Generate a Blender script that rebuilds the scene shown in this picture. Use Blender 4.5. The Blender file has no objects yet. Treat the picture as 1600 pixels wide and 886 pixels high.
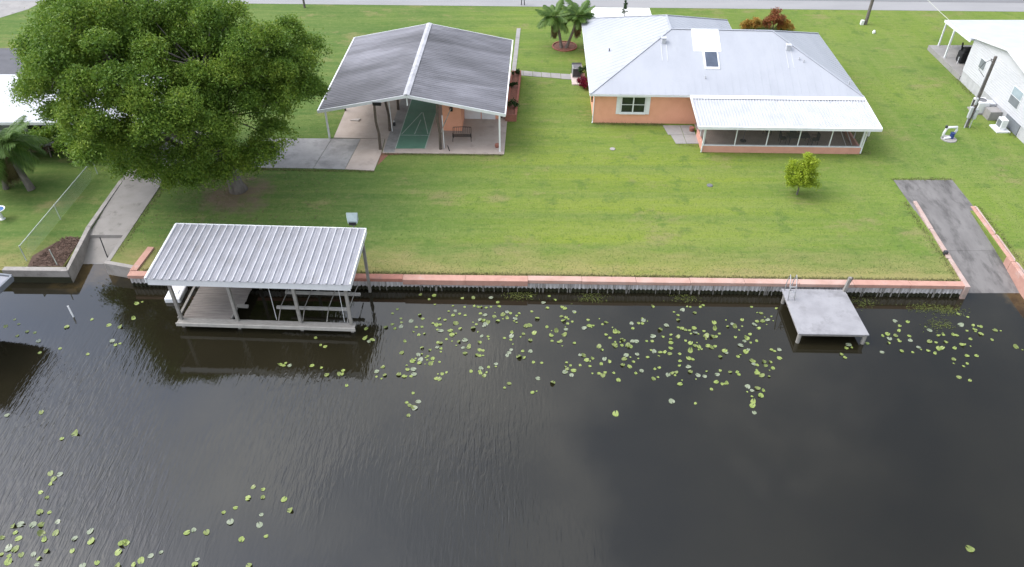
import bpy, bmesh, math, random
import numpy as np
from mathutils import Vector, Matrix
R = math.radians
rnd = random.Random(7)
rng = np.random.default_rng(11)
S = bpy.context.scene
C = S.collection

# ------------------------------------------------------------------ camera
CAM_H, PITCH, FPX = 31.0, R(39.65), 1210.0
cd = bpy.data.cameras.new('camera')
cam = bpy.data.objects.new('camera', cd); C.objects.link(cam)
cam.location = (0, 0, CAM_H); cam.rotation_euler = (R(90) - PITCH, 0, 0)
cd.sensor_width = 36; cd.lens = 36 * FPX / 1600
cd.clip_start = 0.5; cd.clip_end = 6000
S.camera = cam

# ------------------------------------------------------------------ light
SUN_EL, SUN_AZ = R(52), R(-80)          # azimuth from +Y towards +X: light comes from the left
w = bpy.data.worlds.new('World'); S.world = w; w.use_nodes = True
nt = w.node_tree; nt.nodes.clear()
N = nt.nodes.new; L = nt.links.new
out = N('ShaderNodeOutputWorld'); bg = N('ShaderNodeBackground'); bg.inputs[1].default_value = 0.1
sky = N('ShaderNodeTexSky'); sky.sky_type = 'NISHITA'; sky.sun_disc = False
sky.sun_elevation = SUN_EL; sky.sun_rotation = SUN_AZ; sky.air_density = 1.0; sky.dust_density = 1.5
tc = N('ShaderNodeTexCoord'); nz = N('ShaderNodeTexNoise')
nz.inputs['Scale'].default_value = 1.9; nz.inputs['Detail'].default_value = 5; nz.inputs['Roughness'].default_value = 0.55
mp = N('ShaderNodeMapping'); mp.inputs['Location'].default_value = (0.35, 0.2, 0.6)
L(tc.outputs['Generated'], mp.inputs[0]); L(mp.outputs[0], nz.inputs['Vector'])
rp = N('ShaderNodeValToRGB'); rp.color_ramp.elements[0].position = 0.38; rp.color_ramp.elements[0].color = (.15, .15, .15, 1)
rp.color_ramp.elements[1].position = 0.60; rp.color_ramp.elements[1].color = (1, 1, 1, 1)
L(nz.outputs['Fac'], rp.inputs[0])
mx = N('ShaderNodeMix'); mx.data_type = 'RGBA'
n2 = N('ShaderNodeTexNoise'); n2.inputs['Scale'].default_value = 3.4; n2.inputs['Detail'].default_value = 5; L(mp.outputs[0], n2.inputs['Vector'])
cl = N('ShaderNodeValToRGB'); cl.color_ramp.elements[0].position = .34; cl.color_ramp.elements[0].color = (8.6, 9.0, 9.8, 1)
cl.color_ramp.elements[1].position = .66; cl.color_ramp.elements[1].color = (15.5, 15.6, 15.8, 1); L(n2.outputs['Fac'], cl.inputs[0])
L(rp.outputs[0], mx.inputs['Factor']); skg = N('ShaderNodeVectorMath'); skg.operation = 'SCALE'; skg.inputs['Scale'].default_value = 2.0; L(sky.outputs[0], skg.inputs[0]); L(skg.outputs[0], mx.inputs['A']); L(cl.outputs[0], mx.inputs['B'])
# thin cloud glows in a wide halo round the hidden sun
nv = N('ShaderNodeVectorMath'); nv.operation = 'NORMALIZE'; L(tc.outputs['Generated'], nv.inputs[0])
dt = N('ShaderNodeVectorMath'); dt.operation = 'DOT_PRODUCT'; L(nv.outputs[0], dt.inputs[0])
dt.inputs[1].default_value = (math.sin(SUN_AZ) * math.cos(SUN_EL), math.cos(SUN_AZ) * math.cos(SUN_EL), math.sin(SUN_EL))
def wm_(op, a, b):
    n = N('ShaderNodeMath'); n.operation = op
    for i, v in enumerate((a, b)):
        if isinstance(v, float): n.inputs[i].default_value = v
        else: L(v, n.inputs[i])
    return n.outputs[0]
halo = wm_('EXPONENT', wm_('MULTIPLY', wm_('SUBTRACT', dt.outputs['Value'], 1.0), 4.6), 0.0)
gain = wm_('ADD', wm_('MULTIPLY', halo, 3.4), 1.0)
sc_ = N('ShaderNodeVectorMath'); sc_.operation = 'SCALE'; L(mx.outputs['Result'], sc_.inputs[0]); L(gain, sc_.inputs['Scale'])
L(sc_.outputs[0], bg.inputs[0]); L(bg.outputs[0], out.inputs[0])
sl = bpy.data.lights.new('sun', 'SUN'); sl.energy = 1.3; sl.angle = R(24); sl.color = (1, .96, .9)
so = bpy.data.objects.new('sun', sl); C.objects.link(so)
sd = Vector((math.sin(SUN_AZ) * math.cos(SUN_EL), math.cos(SUN_AZ) * math.cos(SUN_EL), math.sin(SUN_EL)))
so.rotation_euler = sd.to_track_quat('Z', 'Y').to_euler(); so.location = (0, 60, 80)
S.view_settings.view_transform = 'Standard'; S.view_settings.look = 'None'
S.view_settings.exposure = -0.12; S.view_settings.gamma = 1.0
S.render.engine = 'CYCLES'; S.cycles.max_bounces = 6; S.cycles.transparent_max_bounces = 12

def G(x, y, z=0.0):
    """survey helper: where the sight line through a point of the 1600x886 photo meets height z"""
    u = (x - 800) / FPX; v = (443 - y) / FPX
    d = Vector((u, math.cos(PITCH) + v * math.sin(PITCH), -math.sin(PITCH) + v * math.cos(PITCH)))
    t = (z - CAM_H) / d.z
    return Vector((d.x * t, d.y * t, z))

# ------------------------------------------------------------------ materials
def nodes(name):
    m = bpy.data.materials.new(name); m.use_nodes = True
    t = m.node_tree; b = t.nodes['Principled BSDF']
    return m, t, b
def lk(t, a, b): t.links.new(a, b)
def mixc(t, fac, a, b):
    n = t.nodes.new('ShaderNodeMix'); n.data_type = 'RGBA'
    for s, v in (('Factor', fac), ('A', a), ('B', b)):
        if hasattr(v, 'is_linked') or isinstance(v, bpy.types.NodeSocket): lk(t, v, n.inputs[s])
        elif s == 'Factor': n.inputs[s].default_value = v
        else: n.inputs[s].default_value = (*v, 1)
    return n.outputs['Result']
def noise(t, scale, detail=4, rough=.55, stretch=(1, 1, 1), coord='pos', dist=0, loc=(0, 0, 0), rz=0):
    if coord == 'pos':
        c = t.nodes.new('ShaderNodeNewGeometry').outputs['Position']
    else:
        c = t.nodes.new('ShaderNodeTexCoord').outputs['Object']
    m = t.nodes.new('ShaderNodeMapping'); m.inputs['Scale'].default_value = stretch; m.inputs['Location'].default_value = loc
    m.inputs['Rotation'].default_value = (0, 0, rz)
    lk(t, c, m.inputs[0])
    n = t.nodes.new('ShaderNodeTexNoise'); n.inputs['Scale'].default_value = scale
    n.inputs['Detail'].default_value = detail; n.inputs['Roughness'].default_value = rough; n.inputs['Distortion'].default_value = dist
    lk(t, m.outputs[0], n.inputs['Vector'])
    return n.outputs['Fac']
def ramp(t, f, p0, p1, a=0., b=1.):
    n = t.nodes.new('ShaderNodeMapRange'); n.inputs['From Min'].default_value = p0; n.inputs['From Max'].default_value = p1
    n.inputs['To Min'].default_value = a; n.inputs['To Max'].default_value = b
    lk(t, f, n.inputs[0]); return n.outputs[0]
def math_(t, op, a, b=0.):
    n = t.nodes.new('ShaderNodeMath'); n.operation = op
    for i, v in enumerate((a, b)):
        if isinstance(v, bpy.types.NodeSocket): lk(t, v, n.inputs[i])
        else: n.inputs[i].default_value = v
    return n.outputs[0]
def bump(t, b, h, strength=.3, dist=.02):
    n = t.nodes.new('ShaderNodeBump'); n.inputs['Strength'].default_value = strength; n.inputs['Distance'].default_value = dist
    lk(t, h, n.inputs['Height']); lk(t, n.outputs[0], b.inputs['Normal'])
MATS = {}
def M(name, c1, c2=None, scale=2., rough=.7, metal=0., bmp=.25, fine=18., stretch=(1, 1, 1), lo=.4, hi=.65, stain=None, spec=.4, stainlo=.56, stainhi=.72, stainscale=.9):
    """weathered surface: two tones by noise, optional stain tone in large patches, fine bump"""
    if name in MATS: return MATS[name]
    m, t, b = nodes(name)
    c2 = c2 or tuple(x * .82 for x in c1)
    col = mixc(t, ramp(t, noise(t, scale, 6, .62, stretch), lo, hi), c1, c2)
    if stain: col = mixc(t, ramp(t, noise(t, stainscale, 5, .68, stretch, loc=(7, 3, 1)), stainlo, stainhi), col, stain)
    f = noise(t, fine, 3, .6)
    col = mixc(t, ramp(t, f, .3, .75, 0, .22), col, tuple(x * .72 for x in c1))
    lk(t, col, b.inputs['Base Color'])
    b.inputs['Roughness'].default_value = rough; b.inputs['Metallic'].default_value = metal
    b.inputs['Specular IOR Level'].default_value = spec
    if bmp: bump(t, b, f, bmp, .015)
    MATS[name] = m; return m

white = M('white_paint', (.80, .81, .82), (.72, .73, .74), 1.5, .5, bmp=.05)
whitemetal = M('white_metal_sheet', (.53, .54, .56), (.47, .48, .50), .8, .42, bmp=.05, spec=.5)
roofwhite = M('pale_metal_roof', (.41, .425, .46), (.37, .385, .42), .5, .55, metal=.05, bmp=.05, stretch=(1, .35, 1), stain=(.41, .425, .455), spec=.5)
coating = M('fresh_white_roof_coating', (.80, .81, .81), (.77, .78, .78), 2, .5, bmp=.05)
orange = M('orange_stucco', (.86, .42, .275), (.80, .375, .24), .9, .85, bmp=.35, fine=30, stain=(.66, .31, .20), stainlo=.58, stainhi=.80)
pink = M('salmon_masonry_paint', (.66, .34, .26), (.60, .30, .23), 1.2, .85, bmp=.3)
capA = M('salmon_cap_paint', (.45, .20, .145), (.37, .17, .13), 1.5, .85, stain=(.29, .17, .14))
capB = M('faded_pink_cap_paint', (.49, .28, .22), (.42, .23, .18), 1.5, .85, stain=(.46, .36, .32))
capC = M('bleached_pink_cap_paint', (.50, .335, .28), (.43, .26, .205), .9, .85, stain=(.37, .25, .21))
kerbpale = M('pale_kerb_paint', (.46, .35, .31), (.39, .27, .23), 1.2, .85, stain=(.28, .24, .21))
conc = M('pale_concrete', (.32, .305, .29), (.26, .25, .24), .8, .9, stain=(.19, .18, .175))
concb = M('beige_concrete', (.46, .39, .34), (.40, .335, .29), .9, .9, stain=(.33, .28, .25))
concw = M('bright_concrete', (.78, .77, .75), (.72, .71, .69), .7, .9)
concg = M('grey_slab_concrete', (.33, .32, .31), (.26, .25, .245), .9, .9, stain=(.18, .172, .168), stainlo=.5)
concramp = M('weathered_ramp_concrete', (.20, .19, .182), (.145, .137, .132), .7, .9, stain=(.085, .08, .077), stainlo=.47, stainhi=.66, stretch=(1.2, .45, 1))
concleft = M('sandy_ramp_concrete', (.30, .28, .26), (.25, .235, .215), .8, .9, stain=(.14, .13, .115), stainlo=.57)
retwall = M('grey_retaining_concrete', (.36, .335, .31), (.27, .25, .23), 1.6, .95, stain=(.17, .16, .15))
pile = M('grey_sheet_pile', (.60, .58, .58), (.44, .42, .41), 3, .9, stretch=(4, 4, .6), stain=(.34, .31, .28))
algae = M('wet_algae', (.022, .024, .012), (.035, .034, .015), 4, .6)
dockm = M('grey_dock_deck', (.32, .315, .325), (.265, .26, .27), 1.1, .8, stain=(.20, .195, .20), stainlo=.55)
timber = M('grey_weathered_timber', (.30, .285, .26), (.22, .205, .185), 3, .85, stretch=(1, 6, 1))
plank = M('dark_weathered_plank', (.24, .215, .195), (.17, .15, .135), 2.2, .85, stretch=(.5, 6, 1), stain=(.12, .105, .095))
brownwood = M('brown_post_timber', (.12, .095, .075), (.075, .06, .05), 3, .85)
polewood = M('pole_timber', (.17, .15, .135), (.11, .095, .085), 3, .9)
darkroof = M('dark_weathered_roof_metal', (.235, .232, .255), (.135, .133, .145), .45, .5, metal=.1, bmp=.1, stretch=(.22, 1.3, 1), lo=.36, hi=.62, stain=(.055, .054, .058), spec=.45, stainlo=.46, stainhi=.70, stainscale=.30)
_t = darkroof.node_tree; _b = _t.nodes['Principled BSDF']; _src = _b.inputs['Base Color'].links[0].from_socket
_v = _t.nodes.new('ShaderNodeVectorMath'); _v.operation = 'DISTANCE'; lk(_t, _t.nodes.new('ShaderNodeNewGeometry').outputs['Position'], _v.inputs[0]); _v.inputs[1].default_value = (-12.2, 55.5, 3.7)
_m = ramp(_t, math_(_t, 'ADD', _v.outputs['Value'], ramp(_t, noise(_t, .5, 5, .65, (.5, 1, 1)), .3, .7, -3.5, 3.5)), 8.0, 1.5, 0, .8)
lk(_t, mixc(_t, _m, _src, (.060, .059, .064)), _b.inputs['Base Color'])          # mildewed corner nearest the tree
boatroof = M('galvanised_roof_sheet', (.32, .32, .345), (.25, .25, .27), 1.6, .5, metal=.15, stretch=(1, .5, 1), stain=(.23, .22, .215), stainlo=.54, stainhi=.8)
darkgrey = M('dark_grey_metal', (.05, .05, .055), (.035, .035, .04), 3, .5)
grey = M('mid_grey_plastic', (.16, .16, .17), None, 3, .5)
black = M('black_iron', (.012, .012, .013), None, 5, .5)
greenc = M('green_court_paint', (.12, .255, .175), (.10, .215, .15), .9, .8, stain=(.16, .24, .195))
linec = M('worn_court_line', (.48, .56, .50), (.34, .44, .38), 3, .85)
asphalt = M('sunbleached_asphalt', (.205, .20, .205), (.175, .172, .178), .25, .9, stretch=(.4, 1, 1))
shoulder = M('pale_road_shoulder', (.30, .295, .295), (.26, .257, .258), .3, .9, stretch=(.3, 1, 1))
asphaltd = M('dark_asphalt', (.12, .12, .13), None, .8, .9)
brickm = M('red_edging_brick', (.34, .14, .10), (.26, .10, .075), 3, .9)
mulch = M('brown_mulch', (.12, .075, .055), (.075, .048, .036), 6, .95, bmp=.8, fine=12)
mulchr = M('red_mulch', (.26, .12, .085), (.17, .08, .06), 6, .95, bmp=.8, fine=12)
bark = M('grey_bark', (.20, .18, .16), (.11, .095, .085), 3, .95, stretch=(1, 1, .4), bmp=.6)
bluepl = M('blue_plastic', (.03, .06, .22), None, 3, .5)
tealg = M('teal_screen_wall', (.03, .10, .095), None, 2, .6)
redpot = M('dark_red_glaze', (.22, .012, .03), (.14, .008, .02), 3, .4)
skyl = M('skylight_glass', (.10, .12, .16), (.07, .085, .115), 1, .08, bmp=0, spec=.6)
glass = M('dark_window_glass', (.018, .022, .022), (.03, .045, .035), 1.5, .05, bmp=0, spec=.6)
graypane = M('grey_shaded_window', (.20, .215, .235), (.17, .185, .2), 2, .4)

def leafmat(name, cols, trans=.35, rough=.5, patch=.25):
    m, t, b = nodes(name)
    g = t.nodes.new('ShaderNodeNewGeometry')
    cr = t.nodes.new('ShaderNodeValToRGB'); els = cr.color_ramp.elements
    while len(els) < len(cols): els.new(.5)
    for i, c in enumerate(cols):
        els[i].position = i / (len(cols) - 1); els[i].color = (*c, 1)
    v = math_(t, 'ADD', math_(t, 'MULTIPLY', g.outputs['Random Per Island'], .55), ramp(t, noise(t, patch, 3), .3, .7, 0, .45))
    lk(t, v, cr.inputs[0]); lk(t, cr.outputs[0], b.inputs['Base Color']); b.inputs['Roughness'].default_value = rough
    b.inputs['Specular IOR Level'].default_value = .3
    tr = t.nodes.new('ShaderNodeBsdfTranslucent'); lk(t, cr.outputs[0], tr.inputs[0])
    ms = t.nodes.new('ShaderNodeMixShader'); ms.inputs[0].default_value = trans
    lk(t, b.outputs[0], ms.inputs[1]); lk(t, tr.outputs[0], ms.inputs[2])
    lk(t, ms.outputs[0], t.nodes['Material Output'].inputs[0]); return m
oakleaf = leafmat('broad_tree_leaf', [(.065, .13, .02), (.115, .21, .027), (.185, .28, .035), (.29, .36, .05)], patch=.45)
limeleaf = leafmat('lime_shrub_leaf', [(.20, .29, .02), (.32, .41, .03), (.45, .50, .05)])
palmleaf = leafmat('palm_frond_leaf', [(.055, .12, .022), (.10, .18, .035), (.165, .235, .06)])
deadleaf = leafmat('dry_palm_leaf', [(.13, .11, .05), (.19, .15, .08), (.10, .11, .05)])
croton = leafmat('croton_red_leaf', [(.26, .065, .045), (.32, .13, .05), (.17, .12, .05)], patch=1.)
crotony = leafmat('croton_yellow_leaf', [(.40, .12, .04), (.45, .28, .06), (.30, .25, .06)], patch=1.)
darkleaf = leafmat('dark_shrub_leaf', [(.02, .05, .012), (.035, .08, .02)])
weedleaf = leafmat('pond_weed_leaf', [(.10, .13, .03), (.16, .18, .05)])
padleaf = leafmat('yellow_green_pad', [(.16, .23, .05), (.25, .31, .085), (.31, .35, .125)], trans=.1, rough=.35, patch=2.)
padpale = leafmat('pale_grey_pad', [(.17, .21, .12), (.24, .27, .18), (.30, .32, .25)], trans=.1, rough=.3, patch=2.)
padolive = leafmat('olive_pad', [(.12, .16, .04), (.18, .22, .065), (.24, .26, .11)], trans=.1, rough=.35, patch=2.)
tuftleaf = leafmat('grass_blade', [(.085, .16, .04), (.13, .21, .05), (.185, .25, .075)], patch=.3)
dryleaf = leafmat('dry_grass_blade', [(.10, .15, .04), (.19, .18, .08), (.27, .24, .14)], patch=.6)

def lawn_mat():
    m, t, b = nodes('mown_lawn')
    pos = t.nodes.new('ShaderNodeNewGeometry').outputs['Position']
    sp = t.nodes.new('ShaderNodeSeparateXYZ'); lk(t, pos, sp.inputs[0])
    wob = ramp(t, noise(t, .10, 4, .6), .3, .7, -5, 5)
    big = ramp(t, noise(t, .085, 5, .6, loc=(3, 9, 0)), .36, .62)
    col = mixc(t, big, (0.107, 0.177, 0.034), (0.162, 0.228, 0.038))
    vy = t.nodes.new('ShaderNodeVectorMath'); vy.operation = 'DISTANCE'; lk(t, pos, vy.inputs[0]); vy.inputs[1].default_value = (9, 46, 0)
    yel = ramp(t, math_(t, 'ADD', vy.outputs['Value'], wob), 17, 5, 0, .95)
    col = mixc(t, yel, col, (0.195, 0.245, 0.034))                      # yellower, thinner turf in the open middle
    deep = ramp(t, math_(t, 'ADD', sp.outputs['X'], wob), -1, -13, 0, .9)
    col = mixc(t, deep, col, (0.075, 0.136, 0.036))                     # lusher turf on the tree side, with the tree's shade painted in
    mow = ramp(t, noise(t, 1.15, 3, .5, (.04, .9, 1)), .40, .62)     # mower passes along the wall
    mow2 = ramp(t, noise(t, .55, 2, .5, (.03, .9, 1), loc=(0, 8, 0)), .42, .58)
    mowr = ramp(t, noise(t, 1.0, 3, .5, (1.0, .10, 1), rz=R(32)), .38, .62)
    right = ramp(t, math_(t, 'ADD', sp.outputs['X'], math_(t, 'MULTIPLY', wob, .5)), 22, 30)
    mm = t.nodes.new('ShaderNodeMix'); lk(t, right, mm.inputs['Factor']); lk(t, mow, mm.inputs[2]); lk(t, mowr, mm.inputs[3])
    col = mixc(t, math_(t, 'MULTIPLY', mm.outputs[0], .42), col, (0.201, 0.234, 0.072))
    col = mixc(t, math_(t, 'MULTIPLY', mow2, math_(t, 'SUBTRACT', .45, math_(t, 'MULTIPLY', right, .45))), col, (0.092, 0.154, 0.037))
    weed = ramp(t, noise(t, .55, 6, .7, loc=(9, 1, 0)), .54, .64, 0, .65)
    col = mixc(t, weed, col, (0.078, 0.136, 0.031))
    thin = ramp(t, noise(t, .30, 6, .7, (.6, 1, 1), loc=(2, 5, 0)), .56, .67, 0, .75)
    col = mixc(t, thin, col, (0.246, 0.210, 0.099))
    spot = ramp(t, noise(t, 1.1, 4, .6, loc=(5, 7, 0)), .68, .76, 0, .7)
    col = mixc(t, spot, col, (0.220, 0.165, 0.106))
    nb = noise(t, .8, 4, .6, (.4, 1, 1))
    edge = math_(t, 'ADD', sp.outputs['Y'], math_(t, 'MULTIPLY', sp.outputs['X'], .0203))
    near = ramp(t, math_(t, 'ADD', edge, ramp(t, nb, .25, .75, -1.6, 1.8)), 41.8, 38.2, 0, .8)
    col = mixc(t, near, col, (0.314, 0.249, 0.112))                     # dry thatch along the sea wall
    f = noise(t, 7, 5, .75)
    col = mixc(t, ramp(t, f, .38, .72, 0, .55), col, (0.067, 0.113, 0.026))
    f2 = noise(t, 2.6, 6, .8, loc=(4, 4, 0))
    col = mixc(t, ramp(t, f2, .50, .74, 0, .5), col, (0.240, 0.245, 0.099))
    vt = t.nodes.new('ShaderNodeVectorMath'); vt.operation = 'DISTANCE'; lk(t, pos, vt.inputs[0]); vt.inputs[1].default_value = (-20.2, 47.6, 0)
    bare = ramp(t, math_(t, 'ADD', vt.outputs['Value'], ramp(t, noise(t, .9, 4, .6), .3, .7, -1.2, 1.2)), 3.2, 1.2, 0, .8)
    col = mixc(t, bare, col, (0.195, 0.131, 0.106))                         # worn earth round the tree
    streak = noise(t, 3.2, 4, .65, (.16, 1.1, 1), loc=(6, 2, 0))
    col = mixc(t, ramp(t, streak, .48, .68, 0, .24), col, (0.219, 0.234, 0.075))
    col = mixc(t, ramp(t, streak, .46, .32, 0, .22), col, (0.065, 0.123, 0.025))
    lk(t, col, b.inputs['Base Color']); b.inputs['Roughness'].default_value = .95; b.inputs['Specular IOR Level'].default_value = .1
    bump(t, b, math_(t, 'ADD', f, math_(t, 'MULTIPLY', nb, .3)), .35, .03); return m
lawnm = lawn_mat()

def water_mat():
    m, t, b = nodes('dark_canal_water')
    pos = t.nodes.new('ShaderNodeNewGeometry').outputs['Position']
    def blob(cx, cy, r0, r1):
        v = t.nodes.new('ShaderNodeVectorMath'); v.operation = 'DISTANCE'; lk(t, pos, v.inputs[0]); v.inputs[1].default_value = (cx, cy, -.9)
        return ramp(t, math_(t, 'ADD', v.outputs['Value'], ramp(t, noise(t, 1.2, 4), .3, .7, -.8, .8)), r1, r0)
    col = mixc(t, ramp(t, noise(t, .12, 3), .35, .65), (.0130, .0113, .0062), (.018, .0157, .0088))
    sh = math_(t, 'MAXIMUM', blob(-27.6, 40.3, .3, 2.8), blob(32.8, 37.2, .2, 2.0))
    col = mixc(t, math_(t, 'MULTIPLY', sh, .8), col, (.10, .068, .026))   # muddy shallows off the ramps
    lk(t, col, b.inputs['Base Color']); b.inputs['Roughness'].default_value = .02; b.inputs['IOR'].default_value = 1.55
    b.inputs['Specular IOR Level'].default_value = .5
    sp = t.nodes.new('ShaderNodeSeparateXYZ'); lk(t, pos, sp.inputs[0])
    patch = ramp(t, noise(t, .11, 3, .55, (1, .6, 1), loc=(1, 2, 0)), .40, .62, .08, 1)
    mask = math_(t, 'MULTIPLY', ramp(t, math_(t, 'ADD', sp.outputs['X'], ramp(t, noise(t, .2, 3), .3, .7, -3, 3)), 4., -5, .02, 1), ramp(t, sp.outputs['Y'], 36.5, 31, .05, 1))
    mask = math_(t, 'MULTIPLY', mask, patch)
    r1 = noise(t, 5.2, 2, .5, (1.25, .20, 1), dist=.55, rz=R(-14))
    r2 = noise(t, 3.0, 2, .5, (1.1, .35, 1), dist=.5, rz=R(24), loc=(3, 1, 0))
    h = math_(t, 'MULTIPLY', math_(t, 'ADD', r1, math_(t, 'MULTIPLY', r2, .5)), mask)
    h = math_(t, 'ADD', h, math_(t, 'MULTIPLY', noise(t, .6, 2), .05))
    bump(t, b, h, .62, .055); return m
waterm = water_mat()

def screen_mat():
    m, t, b = nodes('porch_insect_screen')
    b.inputs['Base Color'].default_value = (.10, .095, .095, 1); b.inputs['Roughness'].default_value = .8
    tr = t.nodes.new('ShaderNodeBsdfTransparent'); ms = t.nodes.new('ShaderNodeMixShader'); ms.inputs[0].default_value = .36
    lk(t, tr.outputs[0], ms.inputs[1]); lk(t, b.outputs[0], ms.inputs[2]); lk(t, ms.outputs[0], t.nodes['Material Output'].inputs[0]); return m
screenm = screen_mat()

# ------------------------------------------------------------------ geometry helpers
ORG = {}
class MB:
    def __init__(s): s.v = []; s.f = []
    def poly(s, pts):
        i = len(s.v); s.v += [tuple(p) for p in pts]; s.f.append(tuple(range(i, i + len(pts)))); return s
    def prism(s, pts, z0, z1):
        """closed prism over a counter-clockwise outline"""
        n = len(pts); i = len(s.v)
        a0 = z0 if isinstance(z0, (list, tuple)) else [z0] * n; a1 = z1 if isinstance(z1, (list, tuple)) else [z1] * n
        s.v += [(p[0], p[1], a0[k]) for k, p in enumerate(pts)] + [(p[0], p[1], a1[k]) for k, p in enumerate(pts)]
        s.f.append(tuple(i + k for k in reversed(range(n)))); s.f.append(tuple(i + n + k for k in range(n)))
        for k in range(n):
            j = (k + 1) % n; s.f.append((i + k, i + j, i + n + j, i + n + k))
        return s
    def box(s, x0, x1, y0, y1, z0, z1): return s.prism([(x0, y0), (x1, y0), (x1, y1), (x0, y1)], z0, z1)
    def bar(s, p, q, wd, h, up=(0, 0, 1)):
        p, q = Vector(p), Vector(q); d = (q - p).normalized(); up = Vector(up)
        if abs(d.dot(up)) > .98: up = Vector((0, 1, 0))
        a = d.cross(up).normalized() * wd / 2; b = a.cross(d).normalized() * h / 2
        i = len(s.v)
        for e in (p, q): s.v += [tuple(e - a - b), tuple(e + a - b), tuple(e + a + b), tuple(e - a + b)]
        s.f += [(i, i + 1, i + 2, i + 3), (i + 7, i + 6, i + 5, i + 4)] + [(i + k, i + 4 + k, i + 4 + (k + 1) % 4, i + (k + 1) % 4) for k in range(4)]
        return s
    def tube(s, pts, r, n=8, r1=None):
        pts = [Vector(p) for p in pts]; m = len(pts)
        rs = r if isinstance(r, (list, tuple)) else [r + ((r1 if r1 is not None else r) - r) * k / max(1, m - 1) for k in range(m)]
        i = len(s.v); prev = None
        for k, p in enumerate(pts):
            d = (pts[min(k + 1, m - 1)] - pts[max(k - 1, 0)]).normalized()
            a = (prev - d * prev.dot(d)) if prev else d.cross(Vector((0, 0, 1)) if abs(d.z) < .9 else Vector((1, 0, 0)))
            a.normalize(); prev = a; b = d.cross(a)
            for q in range(n):
                t = 2 * math.pi * q / n; s.v.append(tuple(p + (a * math.cos(t) + b * math.sin(t)) * rs[k]))
        for k in range(m - 1):
            for q in range(n):
                s.f.append((i + k * n + q, i + k * n + (q + 1) % n, i + (k + 1) * n + (q + 1) % n, i + (k + 1) * n + q))
        s.f.append(tuple(i + q for q in reversed(range(n)))); s.f.append(tuple(i + (m - 1) * n + q for q in range(n)))
        return s
    def lathe(s, prof, cx, cy, n=16):
        i = len(s.v)
        for (r, z) in prof:
            for q in range(n):
                t = 2 * math.pi * q / n; s.v.append((cx + r * math.cos(t), cy + r * math.sin(t), z))
        for k in range(len(prof) - 1):
            for q in range(n):
                s.f.append((i + k * n + q, i + k * n + (q + 1) % n, i + (k + 1) * n + (q + 1) % n, i + (k + 1) * n + q))
        s.f.append(tuple(i + q for q in reversed(range(n)))); s.f.append(tuple(i + (len(prof) - 1) * n + q for q in range(n)))
        return s
    def mesh(s, name, mat, org=(0, 0, 0), smooth=False):
        me = bpy.data.meshes.new(name)
        me.from_pydata([(v[0] - org[0], v[1] - org[1], v[2] - org[2]) for v in s.v], [], s.f)
        me.materials.append(mat)
        if smooth: me.polygons.foreach_set('use_smooth', [True] * len(me.polygons))
        me.update(); return me
    def build(s, name, mat, parent=None, smooth=False, kind=None, label=None, bevel=0, loc=None):
        """coordinates are given in the frame of the thing (ORG of its root)"""
        if parent is None and loc is None:
            xs = np.array(s.v); loc = ((xs[:, 0].min() + xs[:, 0].max()) / 2, (xs[:, 1].min() + xs[:, 1].max()) / 2, xs[:, 2].min())
        o = bpy.data.objects.new(name, s.mesh(name, mat, loc if parent is None else ORG.get(parent.name, (0, 0, 0)), smooth))
        C.objects.link(o)
        if parent is not None:
            o.parent = parent; ORG[o.name] = ORG.get(parent.name, (0, 0, 0))
        else:
            o.location = loc; ORG[o.name] = tuple(loc)
        if kind: o['kind'] = kind
        if label: o['label'] = label
        if bevel:
            b = o.modifiers.new('bevel', 'BEVEL'); b.width = bevel; b.segments = 2; b.limit_method = 'ANGLE'
        return o
def tag(o, label, cat, group=None):
    o['label'] = label; o['category'] = cat
    if group: o['group'] = group
    return o
def thing(name, label, cat, loc, rz=0, group=None, world=True):
    """Empty at the base; with world=True the parts are given in world coordinates, else in the local frame"""
    o = bpy.data.objects.new(name, None); C.objects.link(o); o.empty_display_size = .3
    o.location = loc; o.rotation_euler = (0, 0, rz)
    ORG[o.name] = tuple(loc) if world else (0, 0, 0)
    return tag(o, label, cat, group)
def piece(name, me, parent, loc=(0, 0, 0), rot=(0, 0, 0), label=None):
    o = bpy.data.objects.new(name, me); C.objects.link(o); o.parent = parent; o.location = loc; o.rotation_euler = rot
    if label: o['label'] = label
    return o
def copy_tree(o, parent=None):
    c = o.copy(); C.objects.link(c); c.parent = parent
    for ch in [x for x in bpy.data.objects if x.parent == o]: copy_tree(ch, c)
    return c
def struct(name, mb, mat):
    return mb.build(name, mat, None, kind='structure', loc=(0, 0, 0))
def quads(name, V, mat, parent=None, loc=(0, 0, 0)):
    """V: (n,4,3) array of leaf quads in the parent's frame"""
    n = len(V); me = bpy.data.meshes.new(name)
    me.vertices.add(n * 4); me.vertices.foreach_set('co', np.ascontiguousarray(V, dtype=np.float32).ravel())
    me.loops.add(n * 4); me.loops.foreach_set('vertex_index', np.arange(n * 4, dtype=np.int32))
    me.polygons.add(n); me.polygons.foreach_set('loop_start', np.arange(0, n * 4, 4, dtype=np.int32))
    try: me.polygons.foreach_set('loop_total', np.full(n, 4, dtype=np.int32))
    except Exception: pass
    me.materials.append(mat); me.update(calc_edges=True)
    o = bpy.data.objects.new(name, me); C.objects.link(o)
    if parent is not None: o.parent = parent
    o.location = loc; return o
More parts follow.
